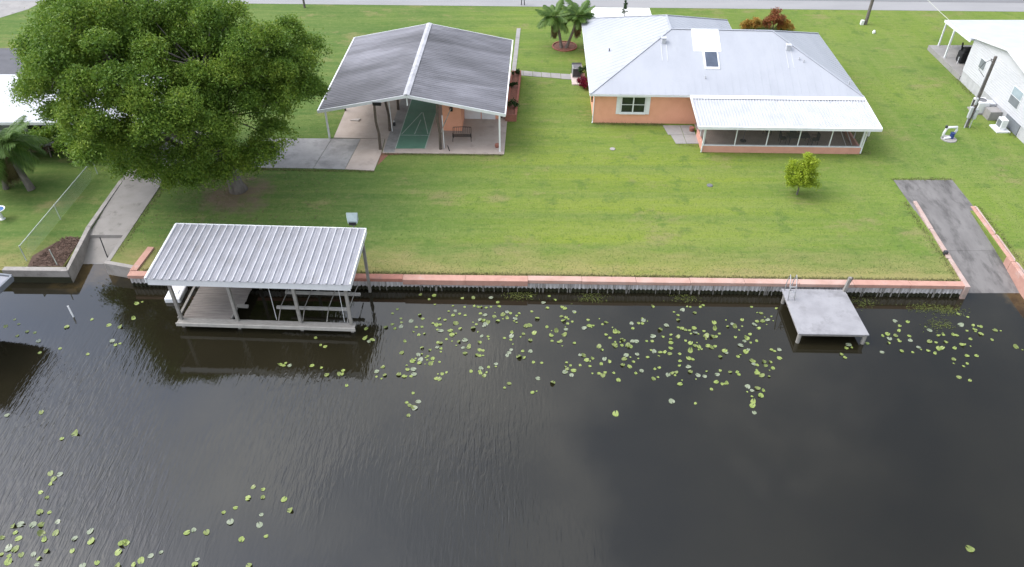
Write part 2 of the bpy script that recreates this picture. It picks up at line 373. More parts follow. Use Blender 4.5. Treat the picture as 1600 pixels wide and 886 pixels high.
def leaves(P, ln, wd, up=.6, seed=0):
    """leaf quads at points P: random direction, normals leaning upwards"""
    r = np.random.default_rng(seed); n = len(P)
    nr = r.normal(size=(n, 3)); nr /= np.linalg.norm(nr, axis=1)[:, None]; nr[:, 2] += up; nr /= np.linalg.norm(nr, axis=1)[:, None]
    t = r.normal(size=(n, 3)); t -= nr * (t * nr).sum(1)[:, None]; t /= np.linalg.norm(t, axis=1)[:, None]
    b = np.cross(nr, t); s = r.uniform(.65, 1.3, (n, 1)); a = t * ln / 2 * s; c = b * wd / 2 * s
    return np.stack([P - a, P + c - a * .1, P + a, P - c - a * .1], 1)
def clump_points(centers, radii, per, sub=9, seed=0, flat=.8):
    r = np.random.default_rng(seed); out = []
    for c, rad in zip(centers, radii):
        d = r.normal(size=(sub, 3)); d /= np.linalg.norm(d, axis=1)[:, None]; d[:, 2] = np.abs(d[:, 2]) * 1.0 - .25
        sc = np.array(c) + d * rad * np.array([1, 1, flat]) * r.uniform(.55, 1., (sub, 1))
        k = per // sub
        q = r.normal(size=(sub, k, 3)) * rad * .2
        out.append((sc[:, None, :] + q).reshape(-1, 3))
    return np.concatenate(out)

# ------------------------------------------------------------------ the setting
WZ = -0.9
def Fy(x): return 38.1 - .0203 * (x + 24.4)          # front line of the sea wall
g = MB()
strips = [(-2500, 38.9, -31.9, 38.75), (-31.9, 38.75, -28.9, 38.75), (-28.9, 49.2, -26.3, 48.9), (-26.3, 39.7, -24.35, 39.2), (-24.35, Fy(-24.4) + .2, 28.55, Fy(28.5) + .2), (28.55, 49.45, 32.4, 49.45), (32.4, 36.6, 2500, 33)]
for (x0, y0, x1, y1) in strips: g.poly([(x0, y0, 0), (x1, y1, 0), (x1, 2500, 0), (x0, 2500, 0)])
shore = [(-2500, 38.9), (-31.9, 38.75), (-28.9, 38.75), (-28.9, 49.2), (-26.3, 48.9), (-26.3, 39.7), (-24.35, 39.2), (-24.35, Fy(-24.4) + .2), (28.55, Fy(28.5) + .2), (28.55, 49.45), (32.4, 49.45), (32.4, 36.6), (2500, 33)]
for a, b in zip(shore[:-1], shore[1:]): g.poly([(a[0], a[1], -2.5), (b[0], b[1], -2.5), (b[0], b[1], 0), (a[0], a[1], 0)])
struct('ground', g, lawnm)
struct('water', MB().poly([(-600, -400, WZ), (600, -400, WZ), (600, 60, WZ), (-600, 60, WZ)]), waterm)

def ry(x): return 85.75 - .029 * (x + 14)              # near edge of the road
struct('road_shoulder', MB().prism([(-400, ry(-400)), (400, ry(400)), (400, ry(400) + 2.7), (-400, ry(-400) + 2.7)], -.2, .02), shoulder)
struct('road', MB().prism([(-400, ry(-400) + 2.7), (400, ry(400) + 2.7), (400, ry(400) + 9), (-400, ry(-400) + 9)], -.2, .035), asphalt)
def flat(name, pts, mat, z=.02): return struct(name, MB().prism(pts, -.3, z), mat)
flat('driveway', [(8.0, 76.), (14.9, 76.), (15.1, 84.85), (8.7, 85.0)], concw, .015)
flat('neighbour_driveway', [(-80, 80), (-56, 80.3), (-53, 84.5), (-52.5, 86.9), (-80, 87.6)], conc, .012)
flat('asphalt_drive', [(-62, 63), (-43.2, 63), (-43.5, 73.9), (-62, 73.9)], asphaltd, .016)

# right boat ramp: a concrete sheet running down into the water
def ramp_sheet(name, x0, x1, prof, mat, nx=1):
    m = MB()
    for (ya, za), (yb, zb) in zip(prof[:-1], prof[1:]):
        m.poly([(x0, ya, za), (x1, ya, za), (x1, yb, zb), (x0, yb, zb)])
    return struct(name, m, mat)
ramp_sheet('boat_ramp', 28.5, 32.9, [(32, -1.9), (37.3, -.93), (41.35, -.42), (41.37, -.40), (45.5, .0), (49.5, .03)], concramp)
MBx = MB().poly([(28.75, 41.2, -.41), (32.3, 41.25, -.41), (32.3, 41.33, -.395), (28.75, 41.28, -.395)])
ramp_sheet('concrete_ramp', -29.3, -26.15, [(36.5, -1.8), (40.45, -.92), (42.7, -.35), (42.72, -.12), (45.5, .0), (51.5, .03)], concleft)
flat('concrete_path', [(-29.0, 49.5), (-26.2, 49.2), (-24.2, 57), (-27.4, 57)], concleft, .034)

# carport floor and apron
sl0 = flat('carport_floor', [(-10.2, 53.45), (-.62, 53.25), (-.05, 68.2), (-14.0, 68.6), (-14.45, 55.85), (-10.25, 55.72)], concb, .06)
lanes = [(-10.0, 53.55, -9.28, 53.55, -8.35, 63.6, -9.1, 63.6)]
struct('carport_path', MB().prism([(-10.15, 53.5), (-9.27, 53.5), (-8.55, 67), (-9.55, 67)], .03, .066), concg)
struct('court', MB().prism([(-9.25, 54.1), (-6.88, 54.1), (-5.95, 67), (-8.6, 67)], .03, .072), greenc)
lm = MB()
def line(p, q, wd=.07, z=.0765):
    p, q = Vector((*p, 0)), Vector((*q, 0)); d = (q - p).normalized(); n_ = Vector((-d.y, d.x, 0)) * wd / 2
    lm.poly([(v.x, v.y, z) for v in (p - n_, p + n_, q + n_, q - n_)][::-1])
line((-9.24, 54.1), (-8.6, 67)); line((-6.9, 54.1), (-5.97, 67)); line((-9.1, 56.25), (-6.78, 56.2), z=.079)
line((-9.0, 56.4), (-7.68, 60.2), z=.0785); line((-6.85, 56.4), (-7.6, 60.2), z=.078); line((-7.95, 56.4), (-7.66, 58.9), z=.0775)
struct('court_marking', lm, linec)
ap = bpy.data.objects.new('driveway_apron', None); C.objects.link(ap); ap['kind'] = 'structure'; ap.location = (-15, 53.3, 0); ORG[ap.name] = (-15, 53.3, 0)
for q, mt in (([(-20.6, 51.3), (-15.2, 51.15), (-14.6, 55.75), (-20.4, 55.8)], concg), ([(-15.16, 51.15), (-12.75, 51.02), (-12.25, 55.7), (-14.56, 55.75)], concg), ([(-12.71, 51.02), (-10.5, 50.8), (-10.28, 53.4), (-10.3, 55.66), (-12.21, 55.7)], concb)):
    MB().prism(q, -.2, .05 if mt is concb else .042).build('slab', mt, ap)
flat('dirt_patch', [(-10.35, 51.6), (-9.7, 53.2), (-8.7, 53.3), (-8.9, 53.6), (-10.3, 53.6)], mulchr, .006)
# stepping path between carport and house
pw_ = bpy.data.objects.new('walkway', None); C.objects.link(pw_); pw_['kind'] = 'structure'; pw_.location = (3, 67.6, 0); ORG[pw_.name] = (3, 67.6, 0)
x = .2
while x < 5.3:
    wd = rnd.uniform(.75, .95); yc = 68.35 - .19 * x
    MB().prism([(x, yc - .55 + rnd.uniform(-.05, .05)), (x + wd, yc - .7), (x + wd, yc + .35 + rnd.uniform(-.06, .06)), (x, yc + .5)], -.1, .03 + rnd.uniform(0, .015)).build('paving_slab', conc, pw_)
    x += wd + .04
flat('kerb_strip', [(-.05, 68.5), (.35, 68.4), (.9, 79), (.5, 79)], conc, .03)
pt = bpy.data.objects.new('patio', None); C.objects.link(pt); pt['kind'] = 'structure'; pt.location = (14, 56.4, 0); ORG[pt.name] = (14, 56.4, 0)
for k, (ya, yb, xa) in enumerate(((54.95, 56.35, 13.15), (56.4, 58.0, 12.75))):
    MB().prism([(xa, ya), (13.98, ya), (13.95, yb), (xa - .2, yb)], -.1, .03).build('paving_slab', conc, pt)
    MB().prism([(14.02, ya), (15.0, ya), (15.0, yb), (13.99, yb)], -.1, .036).build('paving_slab', conc, pt)
flat('mulch_bed', [(-31.2, 39.1), (-28.95, 39.1), (-29.05, 42.0), (-29.9, 42.4), (-30.6, 41.6), (-31.4, 40.2)], mulch, .04)

# ------------------------------------------------------------------ sea wall
sw = thing('seawall', 'long pink capped seawall of grey sheet piles between the lawn and canal', 'sea wall', (2, Fy(2), 0))
def cap(x0, x1, mat, yo=0., wd=.5, z0=-.16, z1=.09, lab=None):
    MB().prism([(x0, Fy(x0) + yo), (x1, Fy(x1) + yo), (x1, Fy(x1) + wd), (x0, Fy(x0) + wd)], z0, z1).build('cap_block', mat, sw, label=lab, bevel=.015)
def caprun(x0, x1, mat, n_, yo=0., wd=.5, z0=-.16, z1=.09, lab=None):
    for k in range(n_):
        a = x0 + (x1 - x0) * k / n_; b = x0 + (x1 - x0) * (k + 1) / n_
        cap(a + .008, b - .008, mat, yo + rnd.uniform(-.02, .02), wd + rnd.uniform(-.02, .02), z0, z1 + rnd.uniform(-.012, .012), lab)
caprun(-24.4, -21.6, capB, 1); caprun(-21.6, -6.9, capA, 5, lab='darker salmon length of the cap')
caprun(-6.9, 1.0, capB, 2, -.10, .46, -.30, .10, 'deeper faded pink length of the cap'); caprun(1.0, 21.4, capC, 6); caprun(21.4, 28.4, capB, 2)
MB().prism([(-24.42, Fy(-24.4) + .51), (-23.95, Fy(-24.4) + .51), (-23.72, 41.05), (-24.15, 41.1)], -.3, .12).build('return_block', capB, sw, bevel=.02)
p = MB(); k = 0; xx = -24.35                                  # corrugated sheet piling, joined
ring = []
while xx < 28.4:
    d = .0 if k % 4 < 2 else .07
    ring.append((xx, Fy(xx) + .10 + d + rnd.uniform(-.015, .015))); xx += .085 if k % 2 == 0 else .045; k += 1
for (a, b) in zip(ring[:-1], ring[1:]):
    zt = -.17; p.poly([(a[0], a[1], -.66 + rnd.uniform(-.06, .04)), (b[0], b[1], -.66), (b[0], b[1], zt), (a[0], a[1], zt)])
p.build('sheet_pile', pile, sw, kind='stuff')
p = MB()
for (a, b) in zip(ring[:-1], ring[1:]): p.poly([(a[0], a[1] - .02, -1.6), (b[0], b[1] - .02, -1.6), (b[0], b[1] - .012, -.62 + rnd.uniform(-.05, .05)), (a[0], a[1] - .012, -.62)])
p.build('algae_band', algae, sw, kind='stuff')
p = MB()
for _ in range(75):                                           # loose bleached stakes in front of the sheets
    x = rnd.uniform(-9, 28); y = Fy(x) + .05; p.bar((x, y, -1.2), (x + rnd.uniform(-.1, .1), y + .03, -.18), .035, .03)
p.build('stake', timber, sw, kind='stuff')

# dock
dk = thing('dock', 'small square grey dock standing off the seawall with white ladder', 'dock', (18.7, 35.1, WZ))
DZ = -.12
def dq(u, v): # unit square on the dock
    a = Vector((16.85, 37.05)); b = Vector((20.75, 36.95)); c = Vector((20.85, 32.85)); d = Vector((16.75, 32.95))
    return (a * (1 - u) + b * u) * (1 - v) + (d * (1 - u) + c * u) * v
MB().prism([dq(0, 1), dq(1, 1), dq(1, 0), dq(0, 0)], DZ - .09, DZ).build('deck', dockm, dk, bevel=.02)
MB().prism([dq(.012, .985), dq(.988, .985), dq(.988, .02), dq(.012, .02)], DZ - .22, DZ - .093).build('frame', timber, dk)
for (u, v) in ((.03, .96), (.96, .96), (.03, .1), (.96, .1)):
    q = dq(u, v); MB().tube([(q.x, q.y - .06, -2.4), (q.x, q.y - .06, DZ - .095)], .12, 10).build('pile', timber, dk)
ld = MB()
for u in (.03, .125):
    q = dq(u, .03); q2 = dq(u, .27)
    ld.tube([(q2.x, q2.y, DZ), (q2.x - .02, q2.y + .18, .75), (q2.x - .03, q2.y + .42, 1.28), (q.x - .02, q.y - .32, 1.34), (q.x, q.y - .1, .75), (q.x, q.y - .05, DZ)], .03, 8)
for z, e in ((.12, .05), (.45, .11), (.78, .19)): ld.tube([(dq(.03, .27).x, dq(.03, .27).y + e, z), (dq(.125, .27).x, dq(.125, .27).y + e, z)], .028, 6)
ld.build('ladder', M('chalky_white_tube', (.50, .50, .50), None, 2, .6), dk, smooth=True)
q = dq(.95, .03)
MB().bar((q.x, q.y, -1.6), (q.x + .22, q.y, .95), .17, .17).build('mooring_post', timber, dk)
MB().bar((q.x + .2, q.y + .1, -.1), (q.x + .42, q.y + .12, .85), .09, .1).build('post_brace', brownwood, dk)

# ramp kerbs
kl = thing('ramp_kerb', 'thin pale pink kerb on the house side of the dark boat ramp', 'kerb', (28.6, 42, -.3))
for (a, b) in (((28.95, 46.6), (28.72, 43.2)), ((28.72, 43.17), (28.55, 39.9)), ((28.55, 39.87), (28.42, 36.95))):
    MB().prism([(a[0] - .14, a[1]), (b[0] - .2, b[1]), (b[0] + .12, b[1]), (a[0] + .1, a[1])], -1.2, .10).build('kerb_block', kerbpale, kl, bevel=.02)
kr = thing('ramp_kerb', 'wide salmon kerb on the far right side of the dark boat ramp', 'kerb', (32.6, 41, -.3))
for i, (a, b) in enumerate((((32.75, 46.0), (32.6, 42.6)), ((32.6, 42.57), (32.45, 39.6)), ((32.45, 39.57), (32.3, 36.2)))):
    MB().prism([(a[0] - .08, a[1]), (b[0] - .08, b[1]), (b[0] + .18, b[1]), (a[0] + .18, a[1])], -1.2, .05).build('kerb_block', capB, kr, bevel=.02)
    MB().prism([(a[0] + .19, a[1]), (b[0] + .19, b[1]), (b[0] + .30, b[1] + .2), (a[0] + .30, a[1] - .2)], -.5, .10).build('back_block', kerbpale, kr, bevel=.02)
tag(MB().box(28.3, 28.55, 40.25, 40.5, 0, .3).build('stone', darkgrey, bevel=.05), 'small dark stone beside the pale kerb of the boat ramp', 'stone')

# left retaining wall
rw = thing('retaining_wall', 'weathered grey concrete retaining wall bending up beside the sandy ramp', 'retaining wall', (-29, 39, WZ))
MB().prism([(-32.6, 38.62), (-28.37, 38.55), (-28.62, 38.95), (-32.6, 39.0)], -1.8, .10).build('front_wall', retwall, rw, bevel=.02)
MB().prism([(-32.6, 38.6), (-28.34, 38.53), (-28.36, 38.545), (-32.6, 38.615)], -1.8, -.42).build('algae_band', algae, rw)
MB().prism([(-28.34, 38.55), (-28.9, 43.4), (-29.22, 43.4), (-28.63, 38.98)], -1.8, .10).build('side_wall', retwall, rw, bevel=.02)
MB().prism([(-28.9, 43.42), (-29.05, 49.4), (-29.33, 49.4), (-29.22, 43.42)], -1.0, [.10, .05, .05, .10]).build('side_wall', retwall, rw, bevel=.02)
rk = MB().prism([(-26.42, 39.76), (-26.12, 39.7), (-26.0, 49.1), (-26.25, 49.1)], -.9, [.02, .02, .05, .05]).build('ramp_kerb', concleft)
tag(rk, 'low sandy concrete kerb along the lawn side of the left ramp', 'kerb')
fw = MB().prism([(-26.42, 39.42), (-24.43, 38.92), (-24.43, 39.22), (-26.42, 39.74)], -1.6, .03).build('wall_stub', retwall); tag(fw, 'short grey concrete wall stub between the left ramp and pink cap', 'wall')
tag(MB().tube([(-27.0, 40.9, -1.0), (-27.6, 41.9, .3)], .035).build('rod', black), 'thin dark rod stuck upright at the foot of the left ramp', 'rod')
tag(MB().tube([(-26.75, 35.1, -1.5), (-27.1, 35.5, -.2)], .05).build('marker_pole', white), 'white marker pole leaning out of the water off the left ramp', 'pole')

# ------------------------------------------------------------------ boathouse
bh = thing('boathouse', 'open boathouse over the water with a ribbed pale metal roof', 'boathouse', (-20.95, 34.35, WZ), R(-2.6), world=False)
# local frame: x along the front 0..11.9, y back 0..4.9, z from the water
FZ, BZ, RW, RD = 3.86, 4.18, 11.75, 4.85
def rz_(y): return FZ + (BZ - FZ) * y / RD
npan = 26; pw = RW / npan
pm = MB()
prof = [(0, 0), (.10, 0), (pw * .5, .0), (pw * .52, .012), (pw * .56, .012), (pw * .58, 0), (pw - .004, 0)]
for (a, b) in zip(prof[:-1], prof[1:]):
    pm.poly([(a[0], -.12, rz_(-.12) + a[1]), (b[0], -.12, rz_(-.12) + b[1]), (b[0], RD, rz_(RD) + b[1]), (a[0], RD, rz_(RD) + a[1])])
pmesh = pm.mesh('roof_panel', boatroof)
rbm = MB()
for a, b in (((-.005, 0), (.012, .075)), ((.012, .075), (.062, .075)), ((.062, .075), (.08, 0))):
    rbm.poly([(a[0], -.12, rz_(-.12) + a[1]), (b[0], -.12, rz_(-.12) + b[1]), (b[0], RD, rz_(RD) + b[1]), (a[0], RD, rz_(RD) + a[1])])
rmesh = rbm.mesh('roof_rib', M('pale_rib_metal', (.56, .56, .585), (.46, .46, .48), 1.5, .5, stain=(.34, .33, .33)))  # rib tone set paler than the roof panels
for k in range(npan):
    piece('roof_panel', pmesh, bh, (k * pw, 0, rnd.uniform(-.004, .004))); piece('roof_rib', rmesh, bh, (k * pw, 0, 0))
MB().box(-.02, RW + .03, .0, RD - .05, FZ - .14, FZ - .05).build('soffit', timber, bh)
MB().box(.0, RW, -.06, .0, FZ - .48, FZ - .012).build('front_fascia', white, bh)
for x in (-.08, RW + .01):
    MB().prism([(x, -.1), (x + .07, -.1), (x + .07, RD), (x, RD)], [FZ - .30, FZ - .30, BZ - .3, BZ - .3], [FZ + .06, FZ + .06, BZ + .06, BZ + .06]).build('side_trim', white, bh)
MB().box(-.05, RW + .06, RD + .005, RD + .06, BZ - .2, BZ + .05).build('back_trim', white, bh)
for x in (1.12, 4.55, 8.35, RW - .35): MB().bar((x, .12, -1.6), (x, .12, FZ - .15), .17, .17).build('post', timber, bh)
for x in (.6, 4.7, 8.4, RW + .0): MB().bar((x, 3.85, -1.6), (x, 3.85, BZ - .15), .16, .16).build('post', timber, bh)
DK = .62
MB().box(.95, RW - .1, -.22, .22, DK - .05, DK).build('walkway_board', timber, bh)
MB().box(.9, RW - .06, -.28, -.225, DK - .22, DK + .01).build('rim_board', M('pale_rim_board', (.46, .44, .40), (.38, .36, .33), 2.5, .8, stain=(.28, .27, .24)), bh)
dkb = MB(); y = .23
while y < 3.9:                                              # deck boards run along the front
    x1 = 4.05 if y < 1.35 else 4.45
    dkb.box(1.15 + rnd.uniform(-.02, .02), x1 + rnd.uniform(-.03, .03), y, y + .135, DK - .04, DK + rnd.uniform(-.006, .006)); y += .15
dkb.build('deck_board', plank, bh, kind='stuff')
MB().bar((4.12, .25, DK - .02), (4.12, 1.3, DK - .02), .07, .16).build('deck_edge', timber, bh)
MB().box(4.06, 4.75, 1.36, 1.55, DK - .1, DK + .03).build('deck_step', timber, bh)
MB().bar((.85, .3, DK - .1), (.75, 3.8, DK - .1), .14, .14).build('side_beam', timber, bh)
for (ya, z, xa, xb) in ((.95, 1.05, 6.75, 11.15), (2.35, 1.05, 6.9, 11.55)): MB().bar((xa, ya, z), (xb, ya, z), .16, .15).build('lift_beam', M('pale_lift_beam', (.40, .385, .36), None, 2, .7), bh)
for x in (7.0, 8.45, 9.9, 11.15): MB().tube([(x, .2, .66), (x + .02, .95, 1.15), (x + .05, 2.35, 1.15), (x + .06, 3.8, .9)], .028, 6).build('lift_strap', timber, bh)
for x in (6.85, 10.95): MB().tube([(x, .3, .64), (x, .3, 2.4), (x - .02, .3, 3.7)], .016, 6).build('lift_cable', white, bh)
for x in (7.0, 11.0):
    MB().tube([(x, 2.3, 1.1), (x, 2.3, FZ - .2)], .016, 6).build('lift_cable', timber, bh)
# white float beside it and the light on its roof
fl = thing('dock_float', 'white plastic float block lying beside the boathouse deck', 'float', (-21.3, 37.3, WZ))
MB().box(-21.75, -20.75, 36.6, 38.0, WZ - .15, WZ + .32).build('float_shell', white, fl, bevel=.08)
MB().box(-21.5, -21.0, 37.1, 37.5, WZ + .325, WZ + .36).build('hatch', white, fl, bevel=.01)
fd = thing('floodlight', 'pale box floodlight raised at the back right corner of boathouse roof', 'floodlight', (-9.75, 39.0, 3.2))
MB().tube([(-9.78, 39.0, 2.9), (-9.75, 38.98, 3.62)], .04).build('bracket', grey, fd)
MB().prism([(-10.05, 38.85), (-9.47, 38.85), (-9.40, 39.05), (-10.12, 39.05)], [3.55, 3.55, 3.75, 3.75], [3.75, 3.75, 4.25, 4.25]).build('housing', M('pale_blue_grey_metal', (.38, .46, .46), (.30, .37, .37), 3, .5), fd, bevel=.02)
MB().box(-9.98, -9.54, 38.80, 38.845, 3.46, 3.66).build('lamp_face', black, fd)

# left neighbour's boathouse: only its roof corner reaches the frame
nb = thing('boathouse', 'grey roof corner of the neighbouring boathouse at the left edge', 'boathouse', (-34, 36, WZ))
nc = G(17, 433, 2.2)
MB().prism([(nc.x - 9, nc.y - 4.6), (nc.x - .55, nc.y - 4.6), (nc.x, nc.y), (nc.x - 9, nc.y + 1.6)], 2.02, [2.5, 2.5, 2.2, 2.2]).build('roof', boatroof, nb)
MB().bar((nc.x - .5, nc.y - 4.6, 2.36), (nc.x + .02, nc.y + .02, 2.10), .14, .36).build('roof_trim', M('slate_roof_trim', (.20, .215, .24), None, 2, .6), nb)
MB().bar((nc.x + .0, nc.y + .1, 2.10), (nc.x - 9, nc.y + 1.7, 2.10), .12, .34).build('roof_trim', M('slate_roof_trim', (.2, .215, .24)), nb)
for (dx, dy) in ((-2.6, -.4), (-2.8, -4), (-7, -4), (-7, .4)): MB().bar((nc.x + dx, nc.y + dy, -1.6), (nc.x + dx, nc.y + dy, 2.02), .18, .18).build('post', timber, nb)

# ------------------------------------------------------------------ carport
cp = thing('carport', 'open gabled carport with dark ribbed metal roof and orange storage room', 'carport', (-14.83, 54.25, 0), R(-2.35), world=False)
CW, CD, CE, CR = 14.25, 14.15, 3.3, 4.72
CX = CW / 2 - .25
def cz(x): return CE + (CR - CE) * (x / CX if x <= CX else (CW - x) / (CW - CX))
ncp = 15; pd = CD / ncp
def roofpan(x0, x1):
    m = MB(); nr = 3; st = pd / nr
    pr = []
    for k in range(nr): pr += [(k * st, 0), (k * st + st * .58, 0), (k * st + st * .66, .028), (k * st + st * .90, .028)]
    pr += [(pd - .004, 0)]
    for a, b in zip(pr[:-1], pr[1:]): m.poly([(x0, a[0], cz(x0) + a[1]), (x1, a[0], cz(x1) + a[1]), (x1, b[0], cz(x1) + b[1]), (x0, b[0], cz(x0) + b[1])])
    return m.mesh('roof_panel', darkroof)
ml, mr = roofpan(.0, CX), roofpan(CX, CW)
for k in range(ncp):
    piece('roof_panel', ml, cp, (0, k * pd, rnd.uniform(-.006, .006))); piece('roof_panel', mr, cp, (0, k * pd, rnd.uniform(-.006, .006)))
MB().prism([(.05, .02), (CX, .02), (CX, CD - .02), (.05, CD - .02)], [CE - .10, CR - .10, CR - .10, CE - .10], [CE - .02, CR - .02, CR - .02, CE - .02]).build('roof_deck', timber, cp)
MB().prism([(CX + .003, .02), (CW - .05, .02), (CW - .05, CD - .02), (CX + .003, CD - .02)], [CR - .10, CE - .10, CE - .10, CR - .10], [CR - .02, CE - .02, CE - .02, CR - .02]).build('roof_deck', timber, cp)
rc = MB()
for s in (-1, 1): rc.poly([(CX, -.08, CR + .09), (CX, CD + .05, CR + .09), (CX + s * .24, CD + .05, CR + .02), (CX + s * .24, -.08, CR + .02)])
rc.build('ridge_cap', M('pale_ridge_metal', (.47, .47, .49), (.36, .36, .38), 1.2, .5, stain=(.26, .26, .27)), cp)
for y in (-.07, CD + .01):
    for (xa, xb) in ((-.12, CX), (CX, CW + .12)):
        MB().bar((xa, y + .03, cz(max(0, min(CW, xa))) - .10), (xb, y + .03, cz(max(0, min(CW, xb))) - .10), .05, .24).build('barge_board', white, cp)
MB().box(-.13, -.03, .0, CD, CE - .12, CE + .02).build('eave_gutter', white, cp); MB().box(CW + .03, CW + .13, .0, CD, CE - .12, CE + .02).build('eave_gutter', white, cp)
MB().bar((CX, .06, CR - .9), (CX, .06, CR - .1), .09, .07).build('king_post', white, cp)
for y in (4.7, 9.4): MB().box(.3, CW - .3, y, y + .12, CE - .28, CE - .10).build('tie_beam', brownwood, cp)
def wl(px, py, z=0):   # a surveyed point in the carport's frame
    q = G(px, py, z) - Vector((-14.83, 54.25, 0)); a = R(2.35)
    return Vector((q.x * math.cos(a) - q.y * math.sin(a), q.x * math.sin(a) + q.y * math.cos(a), z))
for (px, py) in ((515, 216), (781, 238)):
    q = wl(px, py); MB().bar((q.x, q.y + .05, 0), (q.x, q.y + .05, CE - .02), .13, .13).build('white_post', white, cp)
q = wl(540, 174); MB().bar((q.x, q.y, 0), (q.x, q.y, CE - .02), .12, .12).build('post', brownwood, cp)
MB().bar((.35, CD - .3, 0), (.35, CD - .3, CE - .05), .13, .13).build('white_post', white, cp)
MB().bar((CW - .5, 5.6, 0), (CW - .5, 5.6, CE - .05), .1, .1).build('post', brownwood, cp)
for (px, py, mt) in ((594, 234, brownwood), (609, 205, brownwood), (622, 172, brownwood), (688, 234, brownwood)):
    q = wl(px, py); h = cz(q.x) - .1
    MB().tube([(q.x + .02, q.y, 0), (q.x + .06, q.y, h * .35), (q.x - .07, q.y, h * .6), (q.x - .02, q.y, h)], [.12, .10, .095, .10], 8).build('timber_post', mt, cp)
    if px < 600: MB().box(q.x - .14, q.x + .5, q.y - .1, q.y + .12, h - .25, h).build('post_bracket', black, cp)
for (px, py) in ((611, 206), (692, 232)):
    q = wl(px, py); MB().bar((q.x + .12, q.y - .02, 0), (q.x + .10, q.y - .02, 2.9), .06, .05).build('pale_trim', white, cp)
q = wl(690, 234); MB().bar((q.x, q.y, 1.5), (q.x + .9, q.y + .2, 3.5), .07, .05).build('brace', timber, cp)
# storage room
q = wl(693, 205)
MB().box(q.x, q.x + 1.52, q.y, q.y + 10.1, 0, 3.45).build('storage_wall', orange, cp)
MB().box(q.x + 1.525, CW - .62, q.y + 2.2, q.y + 10.0, 0, 3.25).build('storage_wall', orange, cp, label='set-back orange wall behind the white doors')
for (xa, xb) in ((1.56, 2.92), (3.0, 4.15)):
    d_ = MB().box(q.x + xa, q.x + xb, q.y + 2.12, q.y + 2.197, .05, 2.25).build('door', white, cp)
    MB().box(q.x + xb - .16, q.x + xb - .08, q.y + 2.08, q.y + 2.117, 1.0, 1.12).build('door_handle', grey, d_)
lp = MB().box(q.x + .62, q.x + .86, q.y - .16, q.y - .003, 1.85, 2.2).build('wall_lamp', black, cp, bevel=.03)
MB().box(q.x + .67, q.x + .81, q.y - .19, q.y - .163, 1.9, 2.08).build('lamp_glass', glass, lp)
# things under the carport
bn = thing('iron_bench', 'black wrought iron bench with scrolled arms under the carport', 'bench', G(722, 221, .06), world=True)
b0 = G(722, 221, .06)
fr = MB()
for s in (-1, 1):
    x = b0.x + s * .72
    pts = [(x + s * .02, b0.y - .05, .06), (x, b0.y + .05, .45), (x, b0.y + .1, .72)]
    fr.tube(pts, .022, 6)
    fr.tube([(x, b0.y + .02 + .18 * math.cos(t), .62 + .16 * math.sin(t)) for t in np.linspace(-.6, 4.6, 12)], .02, 6)
    fr.tube([(x, b0.y + .55, .06), (x, b0.y + .5, .5), (x, b0.y + .62, 1.0)], .022, 6)
fr.build('bench_end', black, bn)
sm_ = MB()
for k in range(7): sm_.bar((b0.x - .7, b0.y + .03 + k * .075, .46), (b0.x + .7, b0.y + .03 + k * .075, .46), .03, .012)
sm_.build('seat', black, bn)
bk = MB(); bk.tube([(b0.x - .72, b0.y + .62, 1.0), (b0.x, b0.y + .62, 1.04), (b0.x + .72, b0.y + .62, 1.0)], .022, 6)
for k in range(9): bk.tube([(b0.x - .6 + k * .15, b0.y + .53, .5), (b0.x - .6 + k * .15, b0.y + .62, 1.0)], .012, 5)
bk.build('backrest', black, bn)
q = G(555, 188, .06)
tag(MB().prism([(q.x - .4, q.y - .1), (q.x + .3, q.y - .2), (q.x + .45, q.y + .15), (q.x - .1, q.y + .1)], .062, .16).build('cardboard_sheet', M('crumpled_paper', (.55, .5, .46), None, 3, .8)), 'crumpled pale paper lying on the bare left side of the carport floor', 'paper')
q = G(616, 196, .066); sp_ = thing('floor_jug', 'small white topped dark jug standing on the grey carport path', 'jug', q)
MB().lathe([(.10, q.z), (.12, q.z + .05), (.12, q.z + .25), (.05, q.z + .32)], q.x, q.y, 12).build('jug_body', darkgrey, sp_); MB().lathe([(.055, q.z + .321), (.055, q.z + .42), (.02, q.z + .44)], q.x, q.y, 10).build('jug_cap', white, sp_)
q = G(700, 236, .06); tag(MB().tube([(q.x + .12, q.y, .06), (q.x, q.y, .55)], .035).build('iron_stake', black), 'short black iron stake at the grass edge before the carport bench', 'stake')
q = G(777, 230, .06); tag(MB().lathe([(.14, .06), (.2, .2), (.18, .34), (.12, .36)], q.x, q.y, 12).build('clay_pot', brickm), 'brown clay pot beside the right white carport post', 'pot')
q = G(771, 176, .06); gb = thing('trash_can', 'small pink plastic bin beside the white carport doors', 'bin', q)
MB().lathe([(.22, .06), (.28, .7)], q.x, q.y, 14).build('bin_body', M('pink_plastic', (.55, .16, .15), None, 3, .5), gb); MB().lathe([(.29, .7), (.3, .75), (.1, .82)], q.x, q.y, 14).build('bin_lid', grey, gb)
q = G(745, 184, .06); ch_ = thing('folded_chair', 'grey folded chair leaning between the two white carport doors', 'chair', q)
for dx in (-.14, .14): MB().bar((q.x + dx, q.y, .06), (q.x + dx, q.y + .28, 1.15), .04, .03).build('chair_leg', grey, ch_)
MB().bar((q.x - .14, q.y + .16, .62), (q.x + .14, q.y + .16, .62), .30, .03).build('chair_seat', grey, ch_); MB().bar((q.x - .14, q.y + .27, 1.0), (q.x + .14, q.y + .27, 1.0), .2, .02).build('chair_back', grey, ch_)
